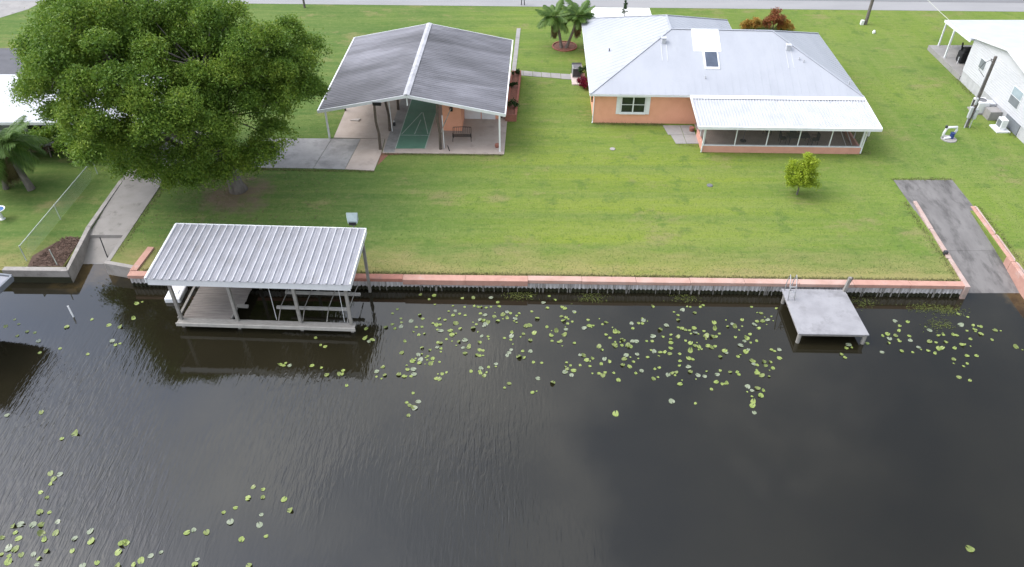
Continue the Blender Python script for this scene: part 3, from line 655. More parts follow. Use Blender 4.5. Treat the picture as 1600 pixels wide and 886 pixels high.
# brick planter on the right side
pl = thing('brick_planter', 'low red brick planter with dark plants along the carport wall', 'planter', (-.1, 63, 0))
MB().prism([(-.55, 58.7), (-.42, 58.7), (.1, 67.4), (-.03, 67.4)], 0, .62).build('planter_wall', brickm, pl); MB().prism([(.22, 58.7), (.36, 58.7), (.86, 67.4), (.72, 67.4)], 0, .62).build('planter_wall', brickm, pl)
MB().box(-.415, .215, 58.7, 58.83, 0, .60).build('planter_wall', brickm, pl); MB().box(.105, .715, 67.26, 67.4, 0, .60).build('planter_wall', brickm, pl)
MB().prism([(-.42, 58.84), (.22, 58.84), (.71, 67.25), (.1, 67.25)], 0, .48).build('planter_soil', mulchr, pl)
for i, (y, r_) in enumerate(((60.2, .55), (64.0, .35), (66.7, .35))):
    cx = -.1 + (y - 59) * .058
    P_ = clump_points([(cx, y, .75)], [r_], 260, 6, 30 + i); quads('plant', leaves(P_ - np.array([-.1, 63, 0]), .2, .09, .6, i), darkleaf, pl)

# ------------------------------------------------------------------ main house
HO = Vector((6.32, 58.07, 0)); HA = R(-1.48)
hs = thing('house', 'orange stucco house with pale hipped metal roof and screened back porch', 'house', HO, HA, world=False)
def hl(px, py, z=0.):
    q = G(px, py, z) - HO; a = -HA
    return Vector((q.x * math.cos(a) - q.y * math.sin(a), q.x * math.sin(a) + q.y * math.cos(a), z))
EZ, RZ = 2.8, 5.6
W0 = .45
wm = MB().prism([(W0, W0), (21.55, W0), (21.55, 12.75), (13.65, 12.75), (13.65, 15.85), (W0, 15.85)], -.2, EZ - .05)
wm.build('wall', orange, hs)
A = (7.05, 6.75, RZ); B = (7.05, 9.9, RZ); D = (15.6, 6.6, RZ - .02)
FL, FR, BR, BL = (0, 0, EZ), (22, 0, EZ), (22, 13.2, EZ), (0, 16.3, EZ); VJ = (14.1, 13.2, EZ); WR = (14.1, 16.3, EZ)
def slope(name, pts, lab=None):
    m = MB(); m.poly(pts)
    n_ = (Vector(pts[1]) - Vector(pts[0])).cross(Vector(pts[2]) - Vector(pts[0])).normalized()
    if n_.z < 0: n_ = -n_
    o = m.build(name, roofwhite, hs, label=lab); return n_
def clipx(pts, ax, v):
    r_ = []
    for a, b in zip(pts, pts[1:] + pts[:1]):
        if (a[ax] - v) * (b[ax] - v) < 0:
            t = (v - a[ax]) / (b[ax] - a[ax]); r_.append(Vector(a).lerp(Vector(b), t))
    return r_
def seams(pts, ax, step=.61):
    m = MB(); lo = min(p_[ax] for p_ in pts); hi = max(p_[ax] for p_ in pts); v = lo + step
    while v < hi - .1:
        c = clipx(pts, ax, v)
        if len(c) == 2 and (c[0] - c[1]).length > .3: m.bar(c[0] + Vector((0, 0, .008)), c[1] + Vector((0, 0, -.006)), .014, .018)
        v += step
    m.build('roof_seam', roofwhite, hs, kind='stuff')
faces = [([FL, FR, D, A], 0), ([FL, A, B, BL], 1), ([FR, BR, D], 1), ([D, BR, VJ, A], 0), ([A, VJ, WR, B], 1), ([B, WR, BL], 0)]
for pts, ax in faces:
    slope('roof_slope', pts); seams(pts, ax)
def capbar(a, b): MB().bar(Vector(a) + Vector((0, 0, .03)), Vector(b) + Vector((0, 0, .03)), .16, .035).build('ridge_cap', roofwhite, hs)
for a, b in ((A, D), (A, B), (FL, A), (FR, D), (BR, D), (BL, B), (WR, B)): capbar(a, b)
ft = MB(); per = [FL, FR, BR, VJ, WR, BL]
for a, b in zip(per, per[1:] + per[:1]): MB().bar((a[0], a[1], EZ - .10), (b[0], b[1], EZ - .10), .04, .17).build('fascia', white, hs)
MB().prism([(p_[0] * .998 + .02, p_[1] * .998 + .02) for p_ in per], EZ - .20, EZ - .19).build('soffit', white, hs)
# window
wa, wb = 2.62, 4.65
wf = MB()
for (xa, xb, za, zb) in ((wa, wb, .95, 1.04), (wa, wb, 2.36, 2.45), (wa, wa + .08, 1.041, 2.359), (wb - .08, wb, 1.041, 2.359), ((wa + wb) / 2 - .05, (wa + wb) / 2 + .05, 1.041, 2.359)): wf.box(xa, xb, W0 - .08, W0 - .003, za, zb)
win = wf.build('window', white, hs)
for k in range(2):
    x0 = wa + .081 + k * ((wb - wa) / 2 - .03); x1 = x0 + (wb - wa) / 2 - .132
    MB().box(x0, x1, W0 - .035, W0 - .004, 1.042, 1.675).build('pane', glass, win); MB().box(x0, x1, W0 - .035, W0 - .004, 1.725, 2.358).build('pane', glass, win)
    MB().box(x0, x1, W0 - .06, W0 - .004, 1.676, 1.724).build('sash_bar', white, win)
for x in (wa - .36, wb + .02):
    sh = MB().box(x, x + .34, W0 - .06, W0 - .003, .85, 2.5); sh.build('shutter', white, hs)
MB().box(wa - .05, wb + .05, W0 - .12, W0 - .003, .86, .945).build('window_sill', white, hs)
MB().tube([(W0 - .04, W0 - .06, EZ - .2), (W0 - .06, W0 - .06, .15), (W0 - .1, W0 - .15, .05)], .045).build('downspout', white, hs)
MB().box(-.01 + W0 - .1, W0 - .003, 2.2, 3.2, 1.0, 2.2).build('side_window', glass, hs)
# skylight, coated patch, vents
def fp(x, y): return EZ + (RZ - EZ) * y / 6.7
def on_roof(x0, x1, y0, y1, dz0, dz1): return MB().prism([(x0, y0), (x1, y0), (x1, y1), (x0, y1)], [fp(0, y0) + dz0, fp(0, y0) + dz0, fp(0, y1) + dz0, fp(0, y1) + dz0], [fp(0, y0) + dz1, fp(0, y0) + dz1, fp(0, y1) + dz1, fp(0, y1) + dz1])
on_roof(8.75, 11.05, 4.35, 6.72, .01, .05).build('coated_patch', coating, hs)
sk = on_roof(9.5, 10.75, 2.55, 4.34, .0, .10).build('skylight', white, hs); on_roof(9.63, 10.62, 2.72, 4.22, .101, .125).build('skylight_glass', skyl, sk)
for (px, py, z) in ((1036, 72, 4.7), (1230, 82, 4.5)):
    q = hl(px, py, z); zz = fp(0, q.y)
    v_ = MB().box(q.x - .17, q.x + .17, q.y - .15, q.y + .2, zz - .1, zz + .38).build('roof_vent', whitemetal, hs, bevel=.02)
    MB().box(q.x - .22, q.x + .22, q.y - .2, q.y + .25, zz + .382, zz + .44).build('vent_cap', whitemetal, v_)
    for s in (-.24, .2): MB().bar((q.x + s + .02, q.y - .2, fp(0, q.y - .2) + .012), (q.x + s + .02, q.y - 1.9, fp(0, q.y - 1.9) + .012), .07, .03).build('flashing', whitemetal, v_)
for (px, py) in ((1254, 70), (1262, 72), (952, 80), (1101, 128), (1324, 140)):
    z = 3.6
    for _ in range(6):
        q = hl(px, py, z); z = fp(0, q.y) if q.x > 6.9 or q.y < q.x else EZ + (RZ - EZ) * q.x / 7.05
        z = min(z, RZ)
    MB().tube([(q.x, q.y, z - .1), (q.x, q.y, z + .25)], .06).build('pipe_vent', grey if px == 952 else whitemetal, hs)
# porch
PX0, PX1, PY, PZ0, PZ1 = 8.72, 21.05, -4.2, 2.42, 2.74
KH = .58
MB().box(PX0, PX1, PY, PY + .16, -.1, KH).build('knee_wall', pink, hs); MB().box(PX1 - .16, PX1, PY + .163, W0, -.1, KH).build('knee_wall', pink, hs)
MB().box(PX0, PX0 + .16, PY + .163, -1.6, -.1, KH).build('knee_wall', pink, hs)
MB().box(PX0 + .17, PX1 - .17, PY + .17, W0 - .01, -.1, .04).build('porch_floor', M('porch_floor', (.46, .38, .34), None, 1, .8), hs)
MB().box(PX0 - .02, PX1 + .02, PY - .02, PY + .18, KH + .002, KH + .05).build('sill_plate', white, hs)
nb_ = 5; bw = (PX1 - PX0 - .1) / nb_
for k in range(nb_ + 1):
    x = PX0 + .05 + k * bw; tk = .14 if k in (0, nb_) else .07
    MB().box(x - tk / 2, x + tk / 2, PY + .02, PY + .02 + tk, (-.05 if k in (0, nb_) else KH + .052), PZ0 - .1).build('porch_post', white, hs)
for k in range(nb_):
    x = PX0 + .05 + k * bw; MB().poly([(x + .05, PY + .07, KH + .05), (x + bw - .05, PY + .07, KH + .05), (x + bw - .05, PY + .07, PZ0 - .1), (x + .05, PY + .07, PZ0 - .1)]).build('screen_panel', screenm, hs)
for x in (PX0 + .08, PX1 - .08):
    MB().poly([(x, PY + .2, KH + .05), (x, W0 - .1, KH + .05), (x, W0 - .1, PZ1 - .1), (x, PY + .2, PZ0 - .1)]).build('screen_panel', screenm, hs)
    for y in (PY + 1.5, PY + 3.0): MB().box(x - .035, x + .035, y, y + .07, KH, PZ0 + .1).build('porch_post', white, hs)
MB().box(PX0 - .05, PX1 + .05, PY, PY + .1, PZ0 - .22, PZ0 - .05).build('porch_beam', white, hs)
QX0, QX1, QY = 8.12, 21.95, -4.62
pr = MB(); x = QX0 + .05
def pz(y): return PZ0 + (PZ1 - PZ0) * (y - QY) / (-.05 - QY)
while x < QX1 - .2:
    pts = [(x, .0), (x + .02, .085), (x + .06, .085), (x + .08, 0), (x + .228, 0)]
    for a, b in zip(pts[:-1], pts[1:]): pr.poly([(a[0], QY, pz(QY) + a[1]), (b[0], QY, pz(QY) + b[1]), (b[0], -.02, pz(-.02) + b[1]), (a[0], -.02, pz(-.02) + a[1])])
    x += .229
pr.build('porch_roof_sheet', whitemetal, hs, kind='stuff')
MB().prism([(QX0 + .05, QY), (QX1 - .05, QY), (QX1 - .05, .35), (QX0 + .05, .35)], [pz(QY) - .06, pz(QY) - .06, pz(.35) - .06, pz(.35) - .06], [pz(QY) - .012, pz(QY) - .012, pz(.35) - .012, pz(.35) - .012]).build('porch_ceiling', white, hs)
MB().prism([(QX0, -.55), (QX1, -.55), (QX1, -.06), (QX0, -.06)], [pz(-.55) + .085, pz(-.55) + .085, pz(-.06) + .085, pz(-.06) + .085], [pz(-.55) + .1, pz(-.55) + .1, pz(-.06) + .11, pz(-.06) + .11]).build('porch_flashing', coating, hs)
MB().box(QX0 - .02, QX1 + .02, QY - .13, QY - .003, PZ0 - .14, PZ0 + .09).build('porch_gutter', white, hs)
for x in (QX0 - .06, QX1 - .02):
    MB().prism([(x, QY), (x + .08, QY), (x + .08, -.04), (x, -.04)], [PZ0 - .1, PZ0 - .1, PZ1 - .1, PZ1 - .1], [PZ0 + .1, PZ0 + .1, PZ1 + .1, PZ1 + .1]).build('porch_side_trim', white, hs)
MB().tube([(PX1 + .12, PY - .1, PZ0 - .12), (PX1 + .08, PY - .06, 2.0), (PX1 + .05, PY - .06, .1)], .05).build('downspout', white, hs)
MB().tube([(PX0 - .02, PY - .06, PZ0 - .12), (PX0 - .03, PY - .06, .05)], .05).build('downspout', white, hs)
MB().box(9.5, 12.0, W0 - .06, W0 - .004, .06, 2.2).build('sliding_door', glass, hs); MB().box(15.5, 17.4, W0 - .06, W0 - .004, .9, 2.1).build('porch_window', glass, hs)
def hw(x, y, z): # house frame to world
    return Vector((HO.x + x * math.cos(HA) - y * math.sin(HA), HO.y + x * math.sin(HA) + y * math.cos(HA), z))
q = hw(12.35, -2.4, .04); um = thing('patio_umbrella', 'dark patio umbrella standing inside the second bay of the porch', 'umbrella', q)
MB().lathe([(.25, q.z), (.25, q.z + .06), (.05, q.z + .08)], q.x, q.y).build('umbrella_base', black, um); MB().tube([(q.x, q.y, .1), (q.x, q.y, 2.2)], .03).build('pole', grey, um)
MB().lathe([(.85, 1.55), (.45, 1.85), (.04, 2.1)], q.x, q.y, 8).build('canopy', black, um)
def ptable(x, y, ln, lab):
    q = hw(x, y, .04); t_ = thing('patio_table', lab, 'table', q)
    MB().box(q.x - ln / 2, q.x + ln / 2, q.y - .45, q.y + .45, .70, .74).build('tabletop', darkgrey, t_)
    for sx in (-1, 1):
        for sy in (-1, 1): MB().tube([(q.x + sx * (ln / 2 - .1), q.y + sy * .35, .04), (q.x + sx * (ln / 2 - .1), q.y + sy * .35, .699)], .025, 6).build('leg', black, t_)
ptable(16.6, -2.6, 1.7, 'dark grey rectangular table inside the fourth bay of the porch')
pc = None
def pchair(x, y, rz, lab):
    global pc
    q = hw(x, y, .04)
    if pc is None:
        pc = thing('patio_chair', lab, 'chair', (0, 0, 0), group='chairs on the screened porch')
        MB().box(-.26, .26, -.25, .25, .40, .45).build('seat', black, pc); MB().box(-.26, .26, .22, .27, .46, .95).build('backrest', black, pc)
        for sx in (-1, 1):
            for sy in (-1, 1): MB().tube([(sx * .23, sy * .22, 0), (sx * .23, sy * .22, .40)], .02, 6).build('leg', black, pc)
            MB().bar((sx * .25, -.22, .65), (sx * .25, .22, .65), .05, .03).build('arm', black, pc)
        o = pc
    else: o = copy_tree(pc)
    o.location = q; o.rotation_euler = (0, 0, rz); o['label'] = lab
pchair(15.4, -2.6, R(90), 'dark porch chair at the left end of the porch table'); pchair(17.9, -2.7, R(-90), 'dark porch chair at the right end of the porch table')
pchair(16.5, -1.7, 0, 'dark porch chair behind the porch table'); pchair(14.5, -1.3, R(20), 'dark porch chair standing alone by the house wall in the porch')
q = hw(20.2, -3.2, .04); fm = thing('tube_stand', 'white bent tube frame inside the right end of the porch', 'frame', q)
MB().tube([(q.x - .5, q.y + 1.0, 2.2), (q.x - .55, q.y + .4, 1.4), (q.x + .1, q.y - .3, .1)], .025, 6).build('frame_tube', white, fm); MB().tube([(q.x + .1, q.y + 1.0, 2.2), (q.x + .0, q.y + .5, 1.3), (q.x + .4, q.y - .3, .4)], .025, 6).build('frame_tube', white, fm)
q = G(1086, 205, 0); tag(MB().lathe([(.16, .0), (.22, .3), (.2, .36)], q.x - .3, q.y, 12).build('clay_pot', brickm), 'terracotta pot on the patio at the porch corner', 'pot')
q = G(1353, 222, 0); mt_ = thing('meter_box', 'small white meter box on the right corner of the porch', 'meter', q)
MB().box(q.x - .05, q.x + .13, q.y, q.y + .25, .5, .95).build('meter_case', white, mt_, bevel=.03); MB().tube([(q.x + .04, q.y + .12, 0), (q.x + .04, q.y + .12, .499)], .03).build('conduit', grey, mt_)
# beside the left wall
q = G(905, 117, 0); ac = thing('air_conditioner', 'grey air conditioner unit on a pad beside the orange house', 'air conditioner', q)
MB().box(5.45, 6.75, 65.6, 67.9, -.05, .10).build('pad', M('pink_pad', (.60, .50, .45), None, 2, .9), ac)
MB().box(5.55, 6.45, 67.0, 67.85, .103, 1.0).build('case', M('ac_case', (.36, .36, .36), None, 2, .6), ac, bevel=.03); MB().box(5.62, 6.38, 67.07, 67.78, 1.002, 1.03).build('top_grille', grey, ac)
MB().box(5.60, 6.40, 66.97, 66.997, .2, .92).build('coil_grille', darkgrey, ac); MB().box(5.55, 6.45, 67.9, 68.5, .0, .9).build('rear_box', darkgrey, ac, bevel=.03)
q = G(910, 128, 0); bg_ = thing('potted_shrub', 'dark leafy potted shrub beside the house air conditioner', 'shrub', q)
MB().lathe([(.16, .0), (.2, .4)], q.x, q.y, 12).build('pot', darkgrey, bg_); MB().tube([(q.x, q.y, .4), (q.x, q.y, .9)], .03).build('stem', bark, bg_)
quads('foliage', leaves(clump_points([(0, 0, 1.2)], [.45], 320, 8, 5), .2, .1, .5, 3), darkleaf, bg_)
q = G(911, 135, 0); rs = thing('red_shrub', 'deep red leafy bush beside the left wall of the orange house', 'bush', q)
MB().tube([(q.x, q.y, 0), (q.x, q.y, .5)], .04).build('stem', bark, rs)
quads('foliage', leaves(clump_points([(0, 0, .45), (.1, -.4, .35)], [.5, .42], 420, 8, 6), .22, .09, .5, 4), leafmat('red_leaf', [(.12, .008, .02), (.24, .015, .05)]), rs)

# ------------------------------------------------------------------ right neighbour
nh = thing('neighbour_house', 'white sided raised house with gabled roof at the right edge', 'house', (41, 61, 0))
NX, NY0, NY1, NZ, NP = 41.0, 54.6, 66.6, 4.15, 5.2
ym = 61.2
skirt = M('grey_skirting', (.50, .50, .51), (.40, .40, .41), 1.5, .9, stain=(.30, .30, .31)); sidem = M('white_siding', (.58, .58, .60), (.54, .54, .56), .8, .6)
MB().box(NX + .04, 60, NY0, NY1, -.1, .95).build('skirting', skirt, nh)
MB().box(NX, 60, NY0 - .03, NY1 + .03, .952, NZ).build('wall', sidem, nh)
sdm = MB()
for k in range(16): sdm.bar((NX - .008, NY0, 1.0 + k * .2), (NX - .008, NY1, 1.0 + k * .2), .02, .015)
sdm.build('siding_lap', sidem, nh, kind='stuff')
MB().poly([(NX, NY0 - .03, NZ), (NX, NY1 + .03, NZ), (NX, ym, NP)]).build('gable', sidem, nh)
for (ya, yb) in ((NY0 - .4, ym), (NY1 + .35, ym)):
    za = NZ - .1
    MB().prism([(NX - .28, ya), (60, ya), (60, yb), (NX - .28, yb)], [za, za, NP, NP], [za + .09, za + .09, NP + .09, NP + .09]).build('roof', whitemetal, nh)
    MB().bar((NX - .31, ya, za + .02), (NX - .31, yb, NP + .02), .04, .2).build('barge_board', white, nh)
for (pxa, pxb, pya, pyb, nm) in ((1534, 1548, 96, 118, 0), (1568, 1600, 118, 152, 1)):
    y0, y1, z0, z1 = ((63.6, 64.6, 2.2, 3.1), (57.4, 58.9, 1.7, 3.2))[nm]
    o = MB().box(NX - .03, NX - .002, y0, y1, z0, z1).build('window', white, nh)
    if nm == 0: MB().box(NX - .05, NX - .031, y0 + .06, y1 - .06, z0 + .06, z1 - .06).build('pane', graypane, o)
    else:
        MB().box(NX - .05, NX - .031, y0 + .06, y1 - .06, z0 + .06, (z0 + z1) / 2 - .03).build('pane', graypane, o); MB().box(NX - .05, NX - .031, y0 + .06, y1 - .06, (z0 + z1) / 2 + .03, z1 - .06).build('pane', M('pale_blue_pane', (.38, .45, .50), None, 2, .2), o)
MB().box(NX - .02, 60, NY1 + .04, 73.6, -.05, .45).build('porch_slab', conc, nh)
MB().prism([(NX - .3, NY1 + .05), (60, NY1 + .05), (60, 73.9), (NX + .9, 73.9)], [3.75, 3.75, 2.75, 2.75], [3.85, 3.85, 2.85, 2.85]).build('porch_roof', whitemetal, nh)
MB().bar((NX - .32, NY1 + .05, 3.72), (NX + .88, 73.9, 2.74), .06, .22).build('porch_fascia', white, nh)
MB().bar((41.25, 70.6, .45), (41.25, 70.6, 3.15), .14, .14).build('porch_post', white, nh); MB().bar((41.9, 73.5, .45), (41.9, 73.5, 2.75), .12, .12).build('porch_post', white, nh)
gr = thing('covered_grill', 'black covered barbecue grill on the white neighbour porch', 'grill', (42.6, 69.6, .45))
MB().box(42.0, 43.2, 69.2, 70.1, .45, 1.5).build('cover', M('black_cover', (.012, .012, .014), (.02, .02, .022), 3, .7), gr, bevel=.12); MB().box(42.1, 43.1, 69.25, 70.0, 1.35, 1.85).build('hood', MATS['black_cover'], gr, bevel=.15)
MB().bar((42.05, 69.7, 1.6), (41.95, 69.75, 2.3), .12, .1).build('chimney', black, gr); MB().bar((41.85, 69.3, .45), (41.85, 69.3, 1.1), .05, .05).build('side_leg', white, gr)
lg = thing('porch_lounger', 'grey tilted lounge chair on the neighbour porch near grill', 'chair', (42.3, 67.9, .45))
MB().bar((41.7, 67.4, .75), (42.6, 68.4, 1.7), .5, .06).build('backrest', conc, lg); MB().bar((41.6, 67.2, .75), (42.3, 67.0, .75), .5, .06).build('seat', darkgrey, lg)
for (x, y) in ((41.7, 67.3), (42.3, 67.1), (42.3, 68.0)): MB().tube([(x, y, .45), (x, y, .9)], .03).build('leg', black, lg)
a2 = thing('heat_pump', 'large white packaged heat pump with top fan against the neighbour skirting', 'air conditioner', (40.2, 60.2, 0))
MB().box(39.3, 40.5, 59.9, 61.2, .0, .1).build('pad', conc, a2); MB().box(39.45, 40.4, 60.0, 61.1, .102, 1.05).build('case', white, a2, bevel=.04)
MB().box(39.43, 39.449, 60.1, 61.0, .25, .95).build('coil_grille', darkgrey, a2); MB().lathe([(.36, 1.052), (.36, 1.09), (.28, 1.09), (.28, 1.06)], 39.92, 60.55, 20).build('fan_guard', grey, a2)
MB().box(40.402, 40.99, 60.1, 60.9, .25, .9).build('duct', whitemetal, a2); MB().box(40.0, 40.96, 58.9, 59.88, .0, .75).build('duct_cover', conc, a2)
a3 = thing('wall_unit', 'narrow white equipment box on a white pad beside neighbour skirting', 'utility box', (40.2, 57.2, 0))
MB().box(39.7, 40.8, 56.7, 58.0, .0, .1).build('pad', white, a3); MB().box(40.0, 40.5, 57.0, 57.75, .102, .98).build('case', white, a3, bevel=.03); MB().box(39.985, 39.999, 57.1, 57.65, .3, .85).build('louvre', graypane, a3)
MB().box(40.97, 41.035, 56.2, 58.3, .05, .93).build('crawl_door', graypane, nh)

# utility pole with meter boxes
b0 = G(1509, 198); up_ = thing('utility_pole', 'weathered utility pole with pale meter boxes beside the white house', 'utility pole', b0)
MB().tube([(b0.x, b0.y, -.3), (b0.x + .05, b0.y, 3), (b0.x + .08, b0.y, 6.1)], [.16, .145, .12], 10).build('pole', polewood, up_)
MB().box(b0.x - .34, b0.x - .12, b0.y - .30, b0.y - .08, .9, 1.9).build('meter_box', whitemetal, up_, bevel=.03); MB().box(b0.x + .13, b0.x + .38, b0.y - .28, b0.y - .02, .8, 1.7).build('meter_box', M('pale_grey_box', (.55, .57, .58), None, 2, .5), up_, bevel=.03)
MB().box(b0.x - .2, b0.x - .05, b0.y - .3, b0.y - .15, 2.1, 2.7).build('disconnect_box', whitemetal, up_, bevel=.03)
for dx in (-.22, .2): MB().tube([(b0.x + dx, b0.y - .2, 0), (b0.x + dx, b0.y - .2, .9)], .04).build('conduit', whitemetal, up_)
MB().tube([(b0.x - .12, b0.y - .12, 2.7), (b0.x - .1, b0.y - .12, 5.6), (b0.x - .35, b0.y - .2, 6.0)], .03).build('conduit', grey, up_)
wl_ = MB(); wl_.tube([(b0.x, b0.y, 5.9), (b0.x - .6, b0.y, 5.6), (b0.x - .8, b0.y + .1, 5.0), (b0.x - .2, b0.y, 4.4)], .018, 5); wl_.build('drip_loop', black, up_)
b1 = G(1352, 38); u2 = thing('utility_pole', 'dark slender utility pole on the verge near the road', 'utility pole', b1)
MB().tube([(b1.x, b1.y, -.3), (b1.x + .05, b1.y, 9)], [.17, .13], 10).build('pole', polewood, u2); MB().box(b1.x - .55, b1.x - .25, b1.y - .2, b1.y + .1, 0, .45).build('base_box', white, u2)
MB().bar((b1.x - 1.1, b1.y, 8.4), (b1.x + 1.2, b1.y, 8.4), .1, .12).build('crossarm', polewood, u2)
q = G(1365, 52); tag(MB().lathe([(.14, 0), (.16, .15), (.08, .32)], q.x, q.y, 12).build('survey_marker', white), 'small white utility cap on the grass below slender pole', 'marker')
sw_ = MB(); pa = Vector((41.2, 67.4, 3.6)); pb = Vector((37.4, 92, 9.0)); pts = []
for k in range(15):
    t = k / 14; v = pa.lerp(pb, t); v.z -= 1.6 * 4 * t * (1 - t) * .6; pts.append(v)
sw_.tube(pts, .022, 5); tag(sw_.build('service_cable', M('pale_cable', (.55, .56, .48), None, 2, .6), loc=pa), 'pale sagging service cable running to the white neighbour porch', 'cable')
# well pump
q = G(1479, 216); wp = thing('well_pump', 'white pipe well pump with blue motor on round slab', 'pump', q)
MB().lathe([(.62, -.02), (.60, .06)], q.x + .1, q.y - .15, 18).build('slab', conc, wp)
MB().tube([(q.x - .35, q.y, .06), (q.x - .38, q.y, .5), (q.x - .28, q.y, .92), (q.x - .1, q.y, .98), (q.x + .55, q.y + .1, .95), (q.x + .62, q.y + .1, .7), (q.x + .55, q.y + .1, .35)], .10, 10).build('pipe', white, wp, smooth=True)
MB().tube([(q.x + .3, q.y - .1, .06), (q.x + .3, q.y - .1, .55)], .17, 12).build('motor', bluepl, wp); MB().lathe([(.1, .95), (.1, 1.12), (.05, 1.14)], q.x - .36, q.y, 10).build('valve', darkgrey, wp)
MB().tube([(q.x - .35, q.y - .25, .14), (q.x + .2, q.y - .15, .16)], .09, 8).build('hose', white, wp)

# ------------------------------------------------------------------ left side
lh = thing('neighbour_house', 'low white roofed building behind the big tree at left', 'house', (-36, 58, 0))
MB().box(-54, -28.6, 54.5, 61.6, -.1, 2.6).build('wall', sidem, lh)
MB().prism([(-54.5, 53.6), (-28.0, 53.6), (-28.0, 57.9), (-54.5, 57.9)], [2.6, 2.6, 3.1, 3.1], [2.7, 2.7, 3.2, 3.2]).build('roof', whitemetal, lh)
MB().prism([(-54.5, 57.905), (-28.0, 57.905), (-28.0, 62.0), (-54.5, 62.0)], [3.1, 3.1, 2.6, 2.6], [3.2, 3.2, 2.7, 2.7]).build('roof', whitemetal, lh)
MB().box(-54.5, -28.0, 53.5, 53.595, 2.45, 2.69).build('fascia', white, lh)
for x in (-50, -44, -38, -32): MB().box(x, x + 1.3, 54.44, 54.497, 1, 2.1).build('window', glass, lh)
hg = thing('hedge', 'loose green hedge along the white wall of the low left building', 'hedge', (-35, 52.9, 0))
hm_ = MB()
for k in range(9): hm_.tube([(-42 + k * 1.5, 52.9, 0), (-42 + k * 1.5 + .1, 52.9, 1.0)], .05, 6)
hm_.build('stem', bark, hg)
quads('foliage', leaves(clump_points([(-7.5 + k * .72, rnd.uniform(-.3, .3), rnd.uniform(1.0, 1.9)) for k in range(20)], [.95] * 20, 1200, 12, 91), .2, .09, .5, 92), oakleaf, hg)
# chain link fence
fn = thing('chain_link_fence', 'grey chain link fence with pale top rail running up the left lawn', 'fence', (-31.5, 44, 0))
steel = M('galvanised_pipe', (.50, .55, .50), (.42, .47, .42), 2, .5)
pa, pb = Vector((-31.55, 39.7, 0)), Vector((-31.35, 50.4, 0))
MB().tube([pa + Vector((0, 0, 1.2)), pb + Vector((0, 0, 1.2))], .03, 8).build('top_rail', steel, fn)
for t in (0, .44, 1): v = pa.lerp(pb, t); MB().tube([v, v + Vector((0, 0, 1.24))], .035, 8).build('fence_post', steel, fn)
v = Vector((-29.35, 39.25, .05)); MB().tube([v, v + Vector((-.12, .1, 1.15))], .03, 8).build('fence_post', steel, fn, label='lone post at the corner of the retaining wall')
cm = MB(); d = (pb - pa); n_ = int(d.length / .065)
for k in range(-18, n_):
    for s in (1, -1):
        a0 = (k if s > 0 else k + 18) * .065; a1 = a0 + s * 18 * .065; z0, z1 = .03, 1.18
        t0, t1 = a0 / d.length, a1 / d.length
        if min(t0, t1) < 0 or max(t0, t1) > 1: continue
        p0 = pa.lerp(pb, t0); p1 = pa.lerp(pb, t1); cm.poly([(p0.x + s * .002, p0.y - .004, z0), (p0.x + s * .002, p0.y + .004, z0), (p1.x + s * .002, p1.y + .004, z1), (p1.x + s * .002, p1.y - .004, z1)])
cm.build('wire_mesh', steel, fn, kind='stuff')
q = G(4, 342); bb = thing('birdbath', 'white birdbath bowl with blue water on the left lawn', 'birdbath', q)
MB().lathe([(.2, 0), (.12, .1), (.09, .6), (.2, .68)], q.x, q.y, 14).build('pedestal', white, bb); MB().lathe([(.2, .682), (.44, .78), (.46, .82), (.40, .82), (.36, .78)], q.x, q.y, 18).build('bowl', white, bb); MB().lathe([(.05, .785), (.37, .795)], q.x, q.y, 18).build('water_disc', M('blue_water', (.12, .22, .45), None, 3, .1), bb)
br = G(80, 236); bp = thing('brush_pile', 'low heap of dry brush at the edge of left lawn', 'brush pile', br)
m_ = MB()
for _ in range(60):
    a = rnd.uniform(0, 6.3); x, y = rnd.gauss(0, .7), rnd.gauss(0, .3); l_ = rnd.uniform(.4, 1.0)
    m_.tube([(br.x + x, br.y + y, rnd.uniform(.02, .3)), (br.x + x + l_ * math.cos(a), br.y + y + l_ * math.sin(a) * .6, rnd.uniform(.02, .4))], .025, 4)
m_.build('twig', M('dry_twig', (.26, .19, .14), (.16, .11, .09), 3, .9), bp, kind='stuff')

# ------------------------------------------------------------------ palms
def frond_mesh(name, ln, droop, mat, seed, nleaf=26, lw=.055):
    r = random.Random(seed); pts = []
    for k in range(9):
        t = k / 8; pts.append(Vector((ln * t * (1 - .12 * t * droop), 0, ln * (.28 * t - droop * .62 * t * t))))
    m = MB(); m.tube(pts, .028, 5, .006)
    for k in range(nleaf):
        t = .14 + .85 * k / nleaf; i = min(int(t * 8), 7); p_ = pts[i].lerp(pts[i + 1], t * 8 - i); dr = (pts[i + 1] - pts[i]).normalized()
        l_ = ln * .36 * math.sin(math.pi * (.15 + .8 * t)) * r.uniform(.85, 1.1)
        for s in (-1, 1):
            tip = p_ + dr * l_ * .62 + Vector((0, s * l_ * .70, -l_ * (.18 + .30 * droop + r.uniform(0, .2)))); mid = p_.lerp(tip, .5) + Vector((0, 0, l_ * .08))
            m.poly([p_ - dr * lw * .5, mid - dr * lw, tip, mid + dr * lw, p_ + dr * lw * .5])
    return m.mesh(name, mat)
